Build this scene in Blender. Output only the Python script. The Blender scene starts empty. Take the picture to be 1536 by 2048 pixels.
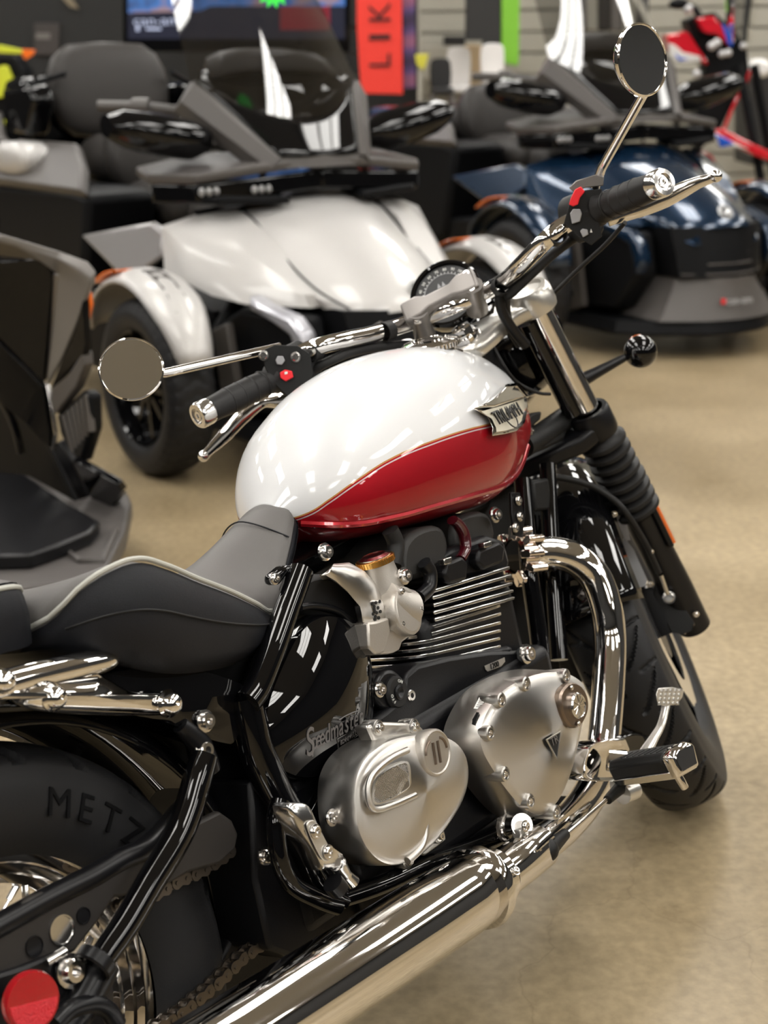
import bpy, bmesh, math, random
from math import sin, cos, pi, radians, atan2, hypot, sqrt
from mathutils import Vector as V, Matrix as M, Quaternion

random.seed(7)
S = bpy.context.scene
COL = S.collection

# ------------------------------------------------------------------ camera
# bike frame: x forward, y left, z up, origin at the rear tyre's contact; the bike leans LEAN to its left in the world
LEAN = 0.258
FPX = 3127.3
CB = V((-0.904, -1.454, 0.980))
_yaw, _pit, _rol = 0.688, 0.119, -0.224
_f = V((cos(_pit) * cos(_yaw), cos(_pit) * sin(_yaw), -sin(_pit)))
_r0 = _f.cross(V((0, 0, 1))).normalized()
_u0 = _r0.cross(_f)
_r = _r0 * cos(_rol) + _u0 * sin(_rol)
_u = _u0 * cos(_rol) - _r0 * sin(_rol)
MB = M.Rotation(-LEAN, 4, 'X')            # bike frame -> world
LZ = 0.0
AZ = 0.6468                                # azimuth of the room's long axis (world)
cam = bpy.data.cameras.new('camera')
camo = bpy.data.objects.new('camera', cam)
COL.objects.link(camo)
R3 = M((_r, _u, -_f)).transposed().to_4x4()
camo.matrix_world = MB @ M.Translation(CB) @ R3
cam.sensor_fit = 'VERTICAL'
cam.sensor_height = 24.0
cam.lens = FPX / 2048 * 24
cam.dof.use_dof = True
cam.dof.focus_distance = 2.02
cam.dof.aperture_fstop = 3.3
cam.clip_end = 60
S.camera = camo
CW = MB @ CB
FW, RW_, UW = MB.to_3x3() @ _f, MB.to_3x3() @ _r, MB.to_3x3() @ _u

# ------------------------------------------------------------------ world, exposure
S.view_settings.view_transform = 'Standard'
S.view_settings.look = 'None'
S.view_settings.gamma = 1
S.view_settings.use_curve_mapping = False
S.view_settings.exposure = 0.0
LAMP = 15.0                                # radiance of the ceiling lamps' diffusers
wd = bpy.data.worlds.new('world')
S.world = wd
wd.use_nodes = True
wd.node_tree.nodes['Background'].inputs[0].default_value = (0.9, 0.95, 1.0, 1)
wd.node_tree.nodes['Background'].inputs[1].default_value = 0.15
S.cycles.max_bounces = 7
S.cycles.diffuse_bounces = 3
S.cycles.glossy_bounces = 4
S.cycles.transmission_bounces = 6
S.cycles.transparent_max_bounces = 10
S.cycles.sample_clamp_indirect = 6
S.cycles.caustics_reflective = False
S.cycles.caustics_refractive = False

# ------------------------------------------------------------------ survey helpers: a line of sight cut by a plane of known place
def _rb(u, v):
    return _r * ((u - 768) / FPX) - _u * ((v - 1024) / FPX) + _f
def by(u, v, y):                           # bike frame, plane y
    d = _rb(u, v); return CB + d * ((y - CB.y) / d.y)
def bx(u, v, x):
    d = _rb(u, v); return CB + d * ((x - CB.x) / d.x)
def bz(u, v, z):
    d = _rb(u, v); return CB + d * ((z - CB.z) / d.z)
MR = M.Rotation(AZ, 4, 'Z')                # room frame -> world: X runs away from the camera, Y to its left
MRI = MR.inverted()
CR = MRI @ CW
def _rr(u, v):
    return MRI.to_3x3() @ (RW_ * ((u - 768) / FPX) - UW * ((v - 1024) / FPX) + FW)
def rx(u, v, x):                           # room frame, plane x metres ahead
    d = _rr(u, v); return CR + d * ((x - CR.x) / d.x)
def rz(u, v, z):
    d = _rr(u, v); return CR + d * ((z - CR.z) / d.z)

# ------------------------------------------------------------------ materials
def mat(name, col, rough=0.5, metal=0.0, coat=0.0, coatr=0.03, emit=None, es=1.0, trans=0.0, alpha=1.0, ior=1.45, bump=None, spec=0.5, aniso=0.0, var=None, sheen=0.0):
    m = bpy.data.materials.new(name); m.use_nodes = True
    nt = m.node_tree; b = nt.nodes['Principled BSDF']
    b.inputs['Base Color'].default_value = (*col, 1)
    b.inputs['Roughness'].default_value = rough
    b.inputs['Metallic'].default_value = metal
    b.inputs['Coat Weight'].default_value = coat
    b.inputs['Coat Roughness'].default_value = coatr
    b.inputs['Specular IOR Level'].default_value = spec
    b.inputs['IOR'].default_value = ior
    b.inputs['Transmission Weight'].default_value = trans
    b.inputs['Alpha'].default_value = alpha
    b.inputs['Anisotropic'].default_value = aniso
    b.inputs['Sheen Weight'].default_value = sheen
    if emit:
        b.inputs['Emission Color'].default_value = (*emit, 1); b.inputs['Emission Strength'].default_value = es
    if bump:                               # (scale, strength, stretch)
        tc = nt.nodes.new('ShaderNodeTexCoord'); mp = nt.nodes.new('ShaderNodeMapping'); n = nt.nodes.new('ShaderNodeTexNoise'); bp = nt.nodes.new('ShaderNodeBump')
        mp.inputs['Scale'].default_value = bump[2] if len(bump) > 2 else (1, 1, 1)
        n.inputs['Scale'].default_value = bump[0]; n.inputs['Detail'].default_value = 3
        bp.inputs['Strength'].default_value = bump[1]; bp.inputs['Distance'].default_value = 0.002
        nt.links.new(tc.outputs['Object'], mp.inputs[0]); nt.links.new(mp.outputs[0], n.inputs[0])
        nt.links.new(n.outputs[0], bp.inputs['Height']); nt.links.new(bp.outputs[0], b.inputs['Normal'])
    if var:                                # (scale, colour2) mottled colour
        tc = nt.nodes.new('ShaderNodeTexCoord'); n = nt.nodes.new('ShaderNodeTexNoise'); mx = nt.nodes.new('ShaderNodeMix'); mx.data_type = 'RGBA'
        n.inputs['Scale'].default_value = var[0]; n.inputs['Detail'].default_value = 4
        mx.inputs[6].default_value = (*col, 1); mx.inputs[7].default_value = (*var[1], 1)
        nt.links.new(tc.outputs['Object'], n.inputs[0]); nt.links.new(n.outputs[0], mx.inputs[0]); nt.links.new(mx.outputs[2], b.inputs['Base Color'])
    return m
CHROME = mat('chrome', (0.80, 0.78, 0.76), 0.045, 1)
CHROME2 = mat('satin_chrome', (0.72, 0.71, 0.70), 0.16, 1)
ALU = mat('brushed_aluminium', (0.60, 0.58, 0.55), 0.34, 1, bump=(90, 0.06), aniso=0.85)
_t = ALU.node_tree.nodes.new('ShaderNodeTangent'); _t.direction_type = 'RADIAL'; _t.axis = 'Y'
ALU.node_tree.links.new(_t.outputs[0], ALU.node_tree.nodes['Principled BSDF'].inputs['Tangent'])
CAST = mat('cast_aluminium', (0.52, 0.49, 0.45), 0.48, 1, bump=(500, 0.15))
YOKE = mat('silver_paint', (0.62, 0.60, 0.56), 0.28, 0.75, coat=0.5, coatr=0.15)
CLAMP = mat('grey_clamp_metal', (0.22, 0.205, 0.195), 0.42, 0.8)
BRONZE = mat('bronze_metal', (0.24, 0.19, 0.155), 0.36, 1)
GOLD = mat('gold_anodised', (0.72, 0.42, 0.12), 0.25, 1)
STEEL = mat('steel_bolt', (0.70, 0.68, 0.66), 0.18, 1)
NICKEL = mat('nickel_finned_clamp', (0.80, 0.72, 0.66), 0.10, 1)
GLOSS = mat('gloss_black_paint', (0.0025, 0.0025, 0.003), 0.3, coat=1.0, coatr=0.015, spec=0.0)
SATIN = mat('satin_black', (0.006, 0.006, 0.007), 0.32, spec=0.35)
MATTE = mat('matte_black', (0.010, 0.010, 0.010), 0.5, spec=0.3)
ENGBLK = mat('engine_black', (0.0045, 0.0045, 0.0055), 0.40, spec=0.3, bump=(400, 0.1))
COVERGREY = mat('cam_cover_black', (0.022, 0.021, 0.020), 0.5, spec=0.35, bump=(500, 0.1))
RUBBER = mat('tyre_rubber', (0.014, 0.014, 0.015), 0.5, spec=0.3, bump=(300, 0.12))
RUBBERL = mat('soft_rubber', (0.015, 0.0145, 0.0145), 0.5, spec=0.3)
SEATTOP = mat('seat_vinyl_grey', (0.098, 0.092, 0.088), 0.55, bump=(700, 0.12))
SEATSIDE = mat('seat_vinyl_dark', (0.012, 0.0125, 0.015), 0.5, spec=0.22, bump=(900, 0.25))
PIPING = mat('seat_piping', (0.42, 0.42, 0.38), 0.5)
REDLENS = mat('red_reflector', (0.36, 0.008, 0.012), 0.12, coat=1, bump=(220, 0.4))
AMBER = mat('amber_lens', (0.85, 0.17, 0.02), 0.2, coat=1)
REDSW = mat('red_switch', (0.75, 0.02, 0.03), 0.4)
GREYSW = mat('grey_switch', (0.30, 0.30, 0.31), 0.45)
WHITEP = mat('white_print', (0.75, 0.75, 0.72), 0.5)
GREYP = mat('grey_print', (0.13, 0.12, 0.115), 0.4)
BLACKP = mat('black_print', (0.01, 0.01, 0.01), 0.4)
CREAM = mat('cream_enamel', (0.72, 0.68, 0.56), 0.3, coat=0.6)
DIALF = mat('dial_face', (0.012, 0.012, 0.013), 0.45)
MIRRORG = mat('mirror_glass', (0.82, 0.82, 0.82), 0.01, 1)
MAROON = mat('maroon_plastic', (0.055, 0.004, 0.008), 0.25, coat=1)

# ------------------------------------------------------------------ mesh builder
class G:
    def __init__(s): s.v = []; s.f = []; s.m = []
    def add(s, vs, fs, mi=0, T=None):
        o = len(s.v)
        for p in vs:
            p = V(p); s.v.append(T @ p if T is not None else p)
        for f in fs: s.f.append([i + o for i in f]); s.m.append(mi)
        return s
    def rings(s, rs, closed=True, cap0=True, cap1=True, mi=0, T=None, loop=False):
        n = len(rs[0]); vs = [p for r in rs for p in r]; fs = []
        k = n if closed else n - 1
        L = len(rs)
        for i in range(L if loop else L - 1):
            a, b = i * n, ((i + 1) % L) * n
            for j in range(k):
                q = (j + 1) % n; fs.append([a + j, a + q, b + q, b + j])
        if closed and not loop:
            if cap0: fs.append(list(range(n))[::-1])
            if cap1: fs.append([(L - 1) * n + j for j in range(n)])
        return s.add(vs, fs, mi, T)
    def tube(s, pts, r, n=12, mi=0, smooth=0, caps=True, loop=False, T=None, flat=None):
        pts = [V(p) for p in pts]
        rr = list(r) if hasattr(r, '__len__') else [r] * len(pts)
        if smooth: pts, rr = cr(pts, rr, smooth, loop)
        L = len(pts); rs = []; N = None
        for i in range(L):
            a = pts[(i - 1) % L] if (loop or i > 0) else pts[i]; b = pts[(i + 1) % L] if (loop or i < L - 1) else pts[i]
            t = (b - a).normalized()
            if N is None:
                N = t.orthogonal().normalized() if flat is None else (V(flat[0]) - t * t.dot(V(flat[0]))).normalized()
            else: N = (N - t * t.dot(N)).normalized()
            B = t.cross(N); ky = 1 if flat is None else flat[1]
            rs.append([pts[i] + (N * cos(2 * pi * j / n) + B * sin(2 * pi * j / n) * ky) * rr[i] for j in range(n)])
        return s.rings(rs, True, caps, caps, mi, T, loop)
    def lathe(s, prof, n=32, mi=0, T=None, cap0=False, cap1=False, arc=None):
        # prof = [(radius, height)], about local Z
        rs = [[V((r * cos(2 * pi * j / n), r * sin(2 * pi * j / n), z)) for j in range(n)] for r, z in prof]
        return s.rings(rs, True, cap0, cap1, mi, T)
    def box(s, c, d, mi=0, T=None):
        c = V(c); x, y, z = d[0] / 2, d[1] / 2, d[2] / 2
        vs = [c + V((a * x, b * y, e * z)) for e in (-1, 1) for a, b in ((-1, -1), (1, -1), (1, 1), (-1, 1))]
        return s.add(vs, [[3, 2, 1, 0], [4, 5, 6, 7], [0, 1, 5, 4], [1, 2, 6, 5], [2, 3, 7, 6], [3, 0, 4, 7]], mi, T)
    def prism(s, pts, d, mi=0, T=None):
        pts = [V(p) for p in pts]; d = V(d); n = len(pts)
        return s.rings([pts, [p + d for p in pts]], mi=mi, T=T)
    def ball(s, c, r, n=20, mi=0, sc=(1, 1, 1), T=None):
        pr = [(max(1e-4, r * sin(pi * i / (n // 2))), -r * cos(pi * i / (n // 2))) for i in range(n // 2 + 1)]
        m = M.Translation(V(c)) @ M.Diagonal((*sc, 1)); m = T @ m if T is not None else m
        return s.lathe(pr, n, mi, m)
    def obj(s, name, mats, parent=None, ang=35, bevel=0, seg=2, sub=0, solid=0, flip=True, T=None):
        me = bpy.data.meshes.new(name)
        me.from_pydata(s.v, [], s.f)
        for m in (mats if isinstance(mats, (list, tuple)) else [mats]): me.materials.append(m)
        for p, mi in zip(me.polygons, s.m): p.material_index = mi
        bm = bmesh.new(); bm.from_mesh(me)
        bmesh.ops.remove_doubles(bm, verts=bm.verts, dist=1e-5)
        if flip: bmesh.ops.recalc_face_normals(bm, faces=bm.faces)
        thr = radians(ang)
        for e in bm.edges: e.smooth = not (len(e.link_faces) == 2 and e.calc_face_angle(0) > thr)
        for f in bm.faces: f.smooth = True
        bm.to_mesh(me); bm.free()
        o = bpy.data.objects.new(name, me); COL.objects.link(o)
        if T is not None: o.matrix_world = T
        if parent is not None:
            o.parent = parent
            if T is not None: o.matrix_parent_inverse = M(); o.matrix_basis = T
        if solid:
            q = o.modifiers.new('solid', 'SOLIDIFY'); q.thickness = solid; q.offset = 0
        if bevel:
            q = o.modifiers.new('bevel', 'BEVEL'); q.width = bevel; q.segments = seg; q.limit_method = 'ANGLE'; q.angle_limit = radians(30)
        if sub:
            q = o.modifiers.new('sub', 'SUBSURF'); q.levels = sub; q.render_levels = sub
        return o
def cr(pts, rr=None, k=6, loop=False):     # Catmull-Rom
    n = len(pts); out = []; ro = []; rr = rr or [0] * n
    for i in range(n if loop else n - 1):
        g = (lambda j: j % n) if loop else (lambda j: max(0, min(n - 1, j)))
        a, b, c, d = [pts[g(i + t)] for t in (-1, 0, 1, 2)]; ra, rb2, rc, rd = [rr[g(i + t)] for t in (-1, 0, 1, 2)]
        for q in range(k):
            t = q / k
            h = lambda A, B, C_, D: 0.5 * ((B * 2) + (C_ - A) * t + (A * 2 - B * 5 + C_ * 4 - D) * t * t + (B * 3 - A - C_ * 3 + D) * t ** 3)
            out.append(h(a, b, c, d)); ro.append(rb2 + (rc - rb2) * t)
    if not loop: out.append(pts[-1]); ro.append(rr[-1])
    return out, ro
def crl(pts, k=6, loop=True): return cr([V(p) for p in pts], None, k, loop)[0]
def lerp(a, b, t): return a + (b - a) * t
def interp(x, tab):                        # smooth (cubic Hermite) table lookup
    n = len(tab)
    if x <= tab[0][0]: return tab[0][1]
    if x >= tab[-1][0]: return tab[-1][1]
    i = 0
    while x > tab[i + 1][0]: i += 1
    def sl(k):
        if k <= 0: return (tab[1][1] - tab[0][1]) / (tab[1][0] - tab[0][0])
        if k >= n - 1: return (tab[-1][1] - tab[-2][1]) / (tab[-1][0] - tab[-2][0])
        h0, h1 = tab[k][0] - tab[k - 1][0], tab[k + 1][0] - tab[k][0]; d0, d1 = (tab[k][1] - tab[k - 1][1]) / h0, (tab[k + 1][1] - tab[k][1]) / h1
        return (d0 * h1 + d1 * h0) / (h0 + h1)
    a, b = tab[i], tab[i + 1]; h = b[0] - a[0]; t = (x - a[0]) / h
    return (2 * t ** 3 - 3 * t * t + 1) * a[1] + (t ** 3 - 2 * t * t + t) * h * sl(i) + (-2 * t ** 3 + 3 * t * t) * b[1] + (t ** 3 - t * t) * h * sl(i + 1)
def frame(o, z, x=None):                   # matrix at o with local Z along z
    z = V(z).normalized(); x = V(x) if x is not None else z.orthogonal()
    x = (x - z * z.dot(x)).normalized(); y = z.cross(x)
    m = M((x, y, z)).transposed().to_4x4(); m.translation = V(o); return m
def empty(name, label=None, cat=None, group=None, T=None, parent=None, kind=None):
    o = bpy.data.objects.new(name, None); COL.objects.link(o); o.empty_display_size = 0.1
    if T is not None: o.matrix_world = T
    if parent is not None: o.parent = parent
    tag(o, label, cat, group, kind); return o
def tag(o, label=None, cat=None, group=None, kind=None):
    if label: o['label'] = label
    if cat: o['category'] = cat
    if group: o['group'] = group
    if kind: o['kind'] = kind
    return o
def dup(o, T=None, parent=None):           # copies one object and its children, sharing meshes
    c = o.copy(); COL.objects.link(c); c.parent = parent if parent is not None else None
    if T is not None: c.matrix_basis = T
    for ch in o.children:
        d = dup(ch, None, c); d.matrix_basis = ch.matrix_basis
    return c
def inst(proto, parent, Ts):               # copies of a one-mesh part at matrices Ts, the proto taking the first
    out = []
    for i, T in enumerate(Ts):
        c = proto if i == 0 else proto.copy()
        if i: COL.objects.link(c)
        c.parent = parent; c.matrix_basis = T; out.append(c)
    return out
def scalep(pts, k, c=None, d=V((0, 0, 0))):
    c = c or sum(pts, V((0, 0, 0))) / len(pts)
    return [c + (p - c) * k + d for p in pts]
def inset(pts, w, nrm):                    # inward offset of a closed planar loop
    n = len(pts); out = []; c = sum(pts, V((0, 0, 0))) / n
    for i in range(n):
        t = (pts[(i + 1) % n] - pts[i - 1]).normalized(); q = t.cross(nrm).normalized()
        if q.dot(c - pts[i]) < 0: q = -q
        out.append(pts[i] + q * w)
    return out
def text(body, size, T, m, parent, name='lettering', depth=0.0006, shear=0.0, font=None, spacing=1.0, align='CENTER', sx=1.0):
    cu = bpy.data.curves.new(name, 'FONT'); cu.body = body; cu.size = size; cu.extrude = depth; cu.shear = shear
    cu.align_x = align; cu.align_y = 'CENTER'; cu.space_character = spacing
    q = bpy.data.objects.new(name, cu); COL.objects.link(q); cu.materials.append(m)
    me = bpy.data.meshes.new_from_object(q.evaluated_get(bpy.context.evaluated_depsgraph_get()))
    bpy.data.objects.remove(q); o = bpy.data.objects.new(name, me); COL.objects.link(o)
    o.parent = parent; o.matrix_basis = T @ M.Diagonal((sx, 1, 1, 1)); return o
# ------------------------------------------------------------------ the room
def nodes(m): return m.node_tree, m.node_tree.nodes['Principled BSDF']
FLOORM = mat('polished_concrete', (0.33, 0.27, 0.17), 0.30, spec=0.35)
def _floor():
    nt, b = nodes(FLOORM); N = nt.nodes.new; L = nt.links.new
    tc = N('ShaderNodeTexCoord')
    n1 = N('ShaderNodeTexNoise'); n1.inputs['Scale'].default_value = 0.9; n1.inputs['Detail'].default_value = 8; n1.inputs['Roughness'].default_value = 0.62
    n2 = N('ShaderNodeTexNoise'); n2.inputs['Scale'].default_value = 45; n2.inputs['Detail'].default_value = 6
    r1 = N('ShaderNodeValToRGB'); e = r1.color_ramp.elements
    e[0].position = 0.30; e[0].color = (0.215, 0.160, 0.088, 1); e[1].position = 0.72; e[1].color = (0.43, 0.345, 0.220, 1)
    r2 = N('ShaderNodeValToRGB'); e = r2.color_ramp.elements
    e[0].position = 0.35; e[0].color = (0.80, 0.79, 0.77, 1); e[1].position = 0.7; e[1].color = (1.08, 1.07, 1.05, 1)
    mx = N('ShaderNodeMix'); mx.data_type = 'RGBA'; mx.blend_type = 'MULTIPLY'; mx.inputs[0].default_value = 1
    for n in (n1, n2): L(tc.outputs['Object'], n.inputs[0])
    L(n1.outputs[0], r1.inputs[0]); L(n2.outputs[0], r2.inputs[0]); L(r1.outputs[0], mx.inputs[6]); L(r2.outputs[0], mx.inputs[7])
    # fine cracks
    vo = N('ShaderNodeTexVoronoi'); vo.feature = 'DISTANCE_TO_EDGE'; vo.inputs['Scale'].default_value = 1.7
    n3 = N('ShaderNodeTexNoise'); n3.inputs['Scale'].default_value = 6; n3.inputs['Detail'].default_value = 5
    va = N('ShaderNodeVectorMath'); va.operation = 'MULTIPLY_ADD'; va.inputs[1].default_value = (0.22, 0.22, 0.22)
    L(tc.outputs['Object'], n3.inputs[0]); L(n3.outputs['Color'], va.inputs[0]); L(tc.outputs['Object'], va.inputs[2]); L(va.outputs[0], vo.inputs[0])
    rc = N('ShaderNodeValToRGB'); e = rc.color_ramp.elements
    e[0].position = 0.0; e[0].color = (0.80, 0.79, 0.77, 1); e[1].position = 0.006; e[1].color = (1, 1, 1, 1)
    L(vo.outputs[0], rc.inputs[0])
    m2 = N('ShaderNodeMix'); m2.data_type = 'RGBA'; m2.blend_type = 'MULTIPLY'; m2.inputs[0].default_value = 0.8
    L(mx.outputs[2], m2.inputs[6]); L(rc.outputs[0], m2.inputs[7]); L(m2.outputs[2], b.inputs['Base Color'])
    rr = N('ShaderNodeMapRange'); rr.inputs['To Min'].default_value = 0.22; rr.inputs['To Max'].default_value = 0.42
    L(n1.outputs[0], rr.inputs[0]); L(rr.outputs[0], b.inputs['Roughness'])
_floor()
X0, X1, Y0, Y1, H = -7.0, 12.6, -9.0, 8.0, 3.7
def rbox(name, c, d, m, kind=None, parent=None, bevel=0):
    o = G().box(c, d).obj(name, m, parent, bevel=bevel, T=MR if parent is None else None)
    if kind: o['kind'] = kind
    return o
rbox('floor', ((X0 + X1) / 2, (Y0 + Y1) / 2, -0.05 + LZ), (X1 - X0, Y1 - Y0, 0.1), FLOORM, 'structure')
CEILM = mat('ceiling_board', (0.40, 0.42, 0.47), 0.9)
WALLG = mat('wall_paint_grey', (0.30, 0.28, 0.24), 0.8)
DARKW = mat('charcoal_wall', (0.016, 0.016, 0.016), 0.7)
SLATM = mat('slatwall_board', (0.40, 0.38, 0.32), 0.65)
rbox('ceiling', ((X0 + X1) / 2, (Y0 + Y1) / 2, H + 0.05), (X1 - X0, Y1 - Y0, 0.1), CEILM, 'structure')
rbox('wall_back', (X0 - 0.05, (Y0 + Y1) / 2, H / 2), (0.1, Y1 - Y0, H), DARKW, 'structure')
rbox('wall_left', ((X0 + X1) / 2, Y1 + 0.05, H / 2), (X1 - X0, 0.1, H), DARKW, 'structure')
rbox('wall_right', ((X0 + X1) / 2, Y0 - 0.05, H / 2), (X1 - X0, 0.1, H), DARKW, 'structure')
rbox('wall_front', (X1 + 0.05, (Y0 + Y1) / 2, H / 2), (0.1, Y1 - Y0, H), WALLG, 'structure')
# ceiling lamps: troffers with two lit tubes panels
LAMPM = mat('lamp_diffuser', (0.9, 0.9, 0.9), 0.5, emit=(1.0, 0.975, 0.93), es=LAMP)
LAMPF = mat('lamp_housing', (0.55, 0.55, 0.53), 0.5)
def lamps():
    proto = empty('ceiling_light', 'recessed ceiling light with three lit strips', 'ceiling light', 'ceiling lights in rows over the showroom')
    fr = G(); fr.box((0, 0, -0.01), (1.56, 0.80, 0.05)).obj('housing', LAMPF, proto)
    d0 = G().box((0, 0, -0.045), (1.50, 0.20, 0.02)).obj('diffuser', LAMPM, proto)
    inst(d0, proto, [M.Translation((0, y, 0)) for y in (-0.265, 0, 0.265)])
    first = True
    for i in range(7):
        for j in range(6):
            x = -5.0 + i * 2.6; y = -7.2 + j * 2.75
            T = MR @ M.Translation((x, y, H - 0.03))
            if first: proto.matrix_world = T; first = False
            else: dup(proto, T)
lamps()
# ------------------------------------------------------------------ the motorcycle (bike frame)
BT = M.Translation((0, 0, LZ)) @ MB
bike = empty('motorcycle', 'red and white cruiser motorcycle with chrome exhaust leaning in the foreground', 'motorcycle', T=BT)
SA = V((-.427, 0, .904)).normalized(); SO = V((1.601, 0, 0)); SS = 0.532
MS = M.Translation(SO) @ M.Rotation(SS, 4, SA) @ M.Translation(-SO)
def st(x, y, z): return MS @ V((x, y, z))
def nr(u, v, P):                           # the point of a line of sight nearest to P
    d = _rb(u, v); P = V(P); return CB + d * ((P - CB).dot(d) / d.dot(d))
def px(lst, y): return [by(u, v, y) for u, v in lst]
EY = V((0, 1, 0))

# ---- bolts: one mesh each, copied
def bolt(r=0.006, h=0.004, hexa=True, m=STEEL, name='bolt'):
    g = G(); g.lathe([(r * 1.35, 0), (r * 1.35, h * .35), (r, h * .4), (r, h), (r * .85, h * 1.25), (r * .45, h * 1.25), (r * .42, h * .6), (0.0001, h * .6)], 14, cap0=True)
    return g.obj(name, m, bike, T=M())
BOLT = {}
def bolts(parent, pts, nrm, r=0.006, h=0.005, m=STEEL, name='bolt'):
    key = (r, h, m.name)
    for i, p in enumerate(pts):
        n = nrm[i] if isinstance(nrm, list) else nrm
        T = frame(p, n)
        if key not in BOLT: o = bolt(r, h, m=m, name=name); BOLT[key] = o
        else: o = BOLT[key].copy(); o.name = name; COL.objects.link(o)
        o.parent = parent; o.matrix_parent_inverse = M(); o.matrix_basis = T

# ---- wheels (wheel frame: axis = local Z)
def tyre_mesh(R, rim, w, groove, NS=720, NC=44):
    g = G(); prof = []
    # left bead -> crown -> right bead
    pts = [(rim - .004, -.36 * w), (rim + .012, -.46 * w), (lerp(rim, R, .40), -.52 * w), (lerp(rim, R, .66), -.49 * w)]
    crown = []
    for i in range(NC + 1):
        a = lerp(-1, 1, i / NC); z = .465 * w * sin(a * pi / 2 * .98) ; r = R - (1 - cos(a * 1.12)) * w * .36
        crown.append((r, z))
    left = pts; right = [(r, -z) for r, z in reversed(pts)]
    prof = left + crown + right
    rs = []
    for (r, z) in prof:
        ring = []
        for j in range(NS):
            th = 2 * pi * j / NS; d = 0
            if abs(z) <= .47 * w and r > lerp(rim, R, .6): d = groove(th, z / (.47 * w))
            ring.append(V(((r - d) * cos(th), (r - d) * sin(th), z)))
        rs.append(ring)
    return g.rings(rs, True, False, False)
def groove_front(th, s):                   # sickle grooves
    k = 26; u = (th / (2 * pi) * k + 1.15 * abs(s) ** 1.6 + (0.5 if s > 0 else 0)) % 1
    w = .075 * max(0, min(1, (abs(s) - .10) * 12, (.86 - abs(s)) * 8)) + 1e-9
    if abs(u - .5) < w: return .006 * min(1, 2.2 * (1 - abs(u - .5) / w))
    u2 = (th / (2 * pi) * k + 0.25 * abs(s) + .3) % 1
    if .5 < abs(s) < .95 and abs(u2 - .5) < .05: return .0045 * min(1, 2.2 * (1 - abs(u2 - .5) / .05))
    return 0
def groove_rear(th, s):
    k = 22; u = (th / (2 * pi) * k + 0.55 * abs(s) + (0.5 if s > 0 else 0)) % 1
    if .30 < abs(s) < .97 and abs(u - .5) < .10: return .006
    if abs(abs(s) - .12) < .03: return .004
    return 0
def spokes(parent, T, n, rh, zh, rr, zr, rad=.0021):
    # crossed wire spokes, hub flange -> rim, with nipples
    L = None; Ts = []
    for i in range(n):
        side = 1 if i % 2 else -1; k = i // 2; a = 2 * pi * k / (n // 2) + (0.0 if side > 0 else pi / (n // 2))
        cross = 1 if k % 2 else -1
        A = V((rh * cos(a), rh * sin(a), side * zh)); b = a + cross * 0.62
        Bp = V((rr * cos(b), rr * sin(b), side * zr)); d = Bp - A; L = d.length
        Ts.append(T @ frame(A, d))
    g = G().lathe([(rad * 1.8, 0), (rad, .006), (rad, L - .02), (rad * 2.1, L - .019), (rad * 2.1, L)], 8, cap0=True, cap1=True)
    o = g.obj('spoke', CHROME2, parent, T=M()); return inst(o, parent, Ts)
def wheel(name, T, R, rimr, w, rimw, groove):
    rimp = [(rimr + .012, rimw), (rimr + .014, rimw - .004), (rimr + .002, rimw - .007), (rimr - .002, rimw - .016), (rimr - .012, rimw - .02), (rimr - .014, rimw - .024), (rimr - .024, rimw - .028), (rimr - .026, rimw * .34), (rimr - .036, rimw * .26), (rimr - .038, 0), (rimr - .036, -rimw * .26), (rimr - .026, -rimw * .34), (rimr - .024, -rimw + .028),
            (rimr - .014, -rimw + .024), (rimr - .012, -rimw + .02), (rimr - .002, -rimw + .016), (rimr + .002, -rimw + .007), (rimr + .014, -rimw + .004), (rimr + .012, -rimw),
            (rimr + .004, -rimw + .012), (rimr + .004, rimw - .012)]
    g = G(); n = 96
    rs = [[V((r * cos(2 * pi * j / n), r * sin(2 * pi * j / n), z)) for j in range(n)] for r, z in rimp]
    g.rings(rs, True, False, False, loop=True)
    wh = g.obj(name, CHROME, bike, T=T, ang=25)
    I = M()
    ty = tyre_mesh(R, rimr, w, groove).obj('tyre', RUBBER, wh, T=I, ang=40)
    return wh
WR = M.Translation((0, 0, .32)) @ M.Rotation(pi / 2, 4, 'X')
rearw = wheel('rear_wheel', WR, .323, .205, .150, .050, groove_rear)
spokes(rearw, M(), 36, .045, .035, .170, .009)
G().lathe([(.0001, -.075), (.02, -.075), (.03, -.06), (.055, -.05), (.055, -.038), (.036, -.03), (.034, .03), (.052, .038), (.06, .05), (.06, .06), (.0001, .06)], 40).obj('hub', SATIN, rearw, T=M())
def disc(parent, r, z, m=CHROME2, holes=True):
    g = G(); n = 96
    rs = []
    for rr, zz in ((r, z - .0022), (r, z + .0022), (r * .68, z + .0022), (r * .68, z - .0022)):
        rs.append([V(((rr + (.003 * sin(a * 12) if rr == r else 0)) * cos(a), (rr + (.003 * sin(a * 12) if rr == r else 0)) * sin(a), zz)) for a in [2 * pi * j / n for j in range(n)]])
    g.rings(rs, True, False, False, loop=True); return g.obj('brake_disc', m, parent, T=M())
disc(rearw, .125, .072)
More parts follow.
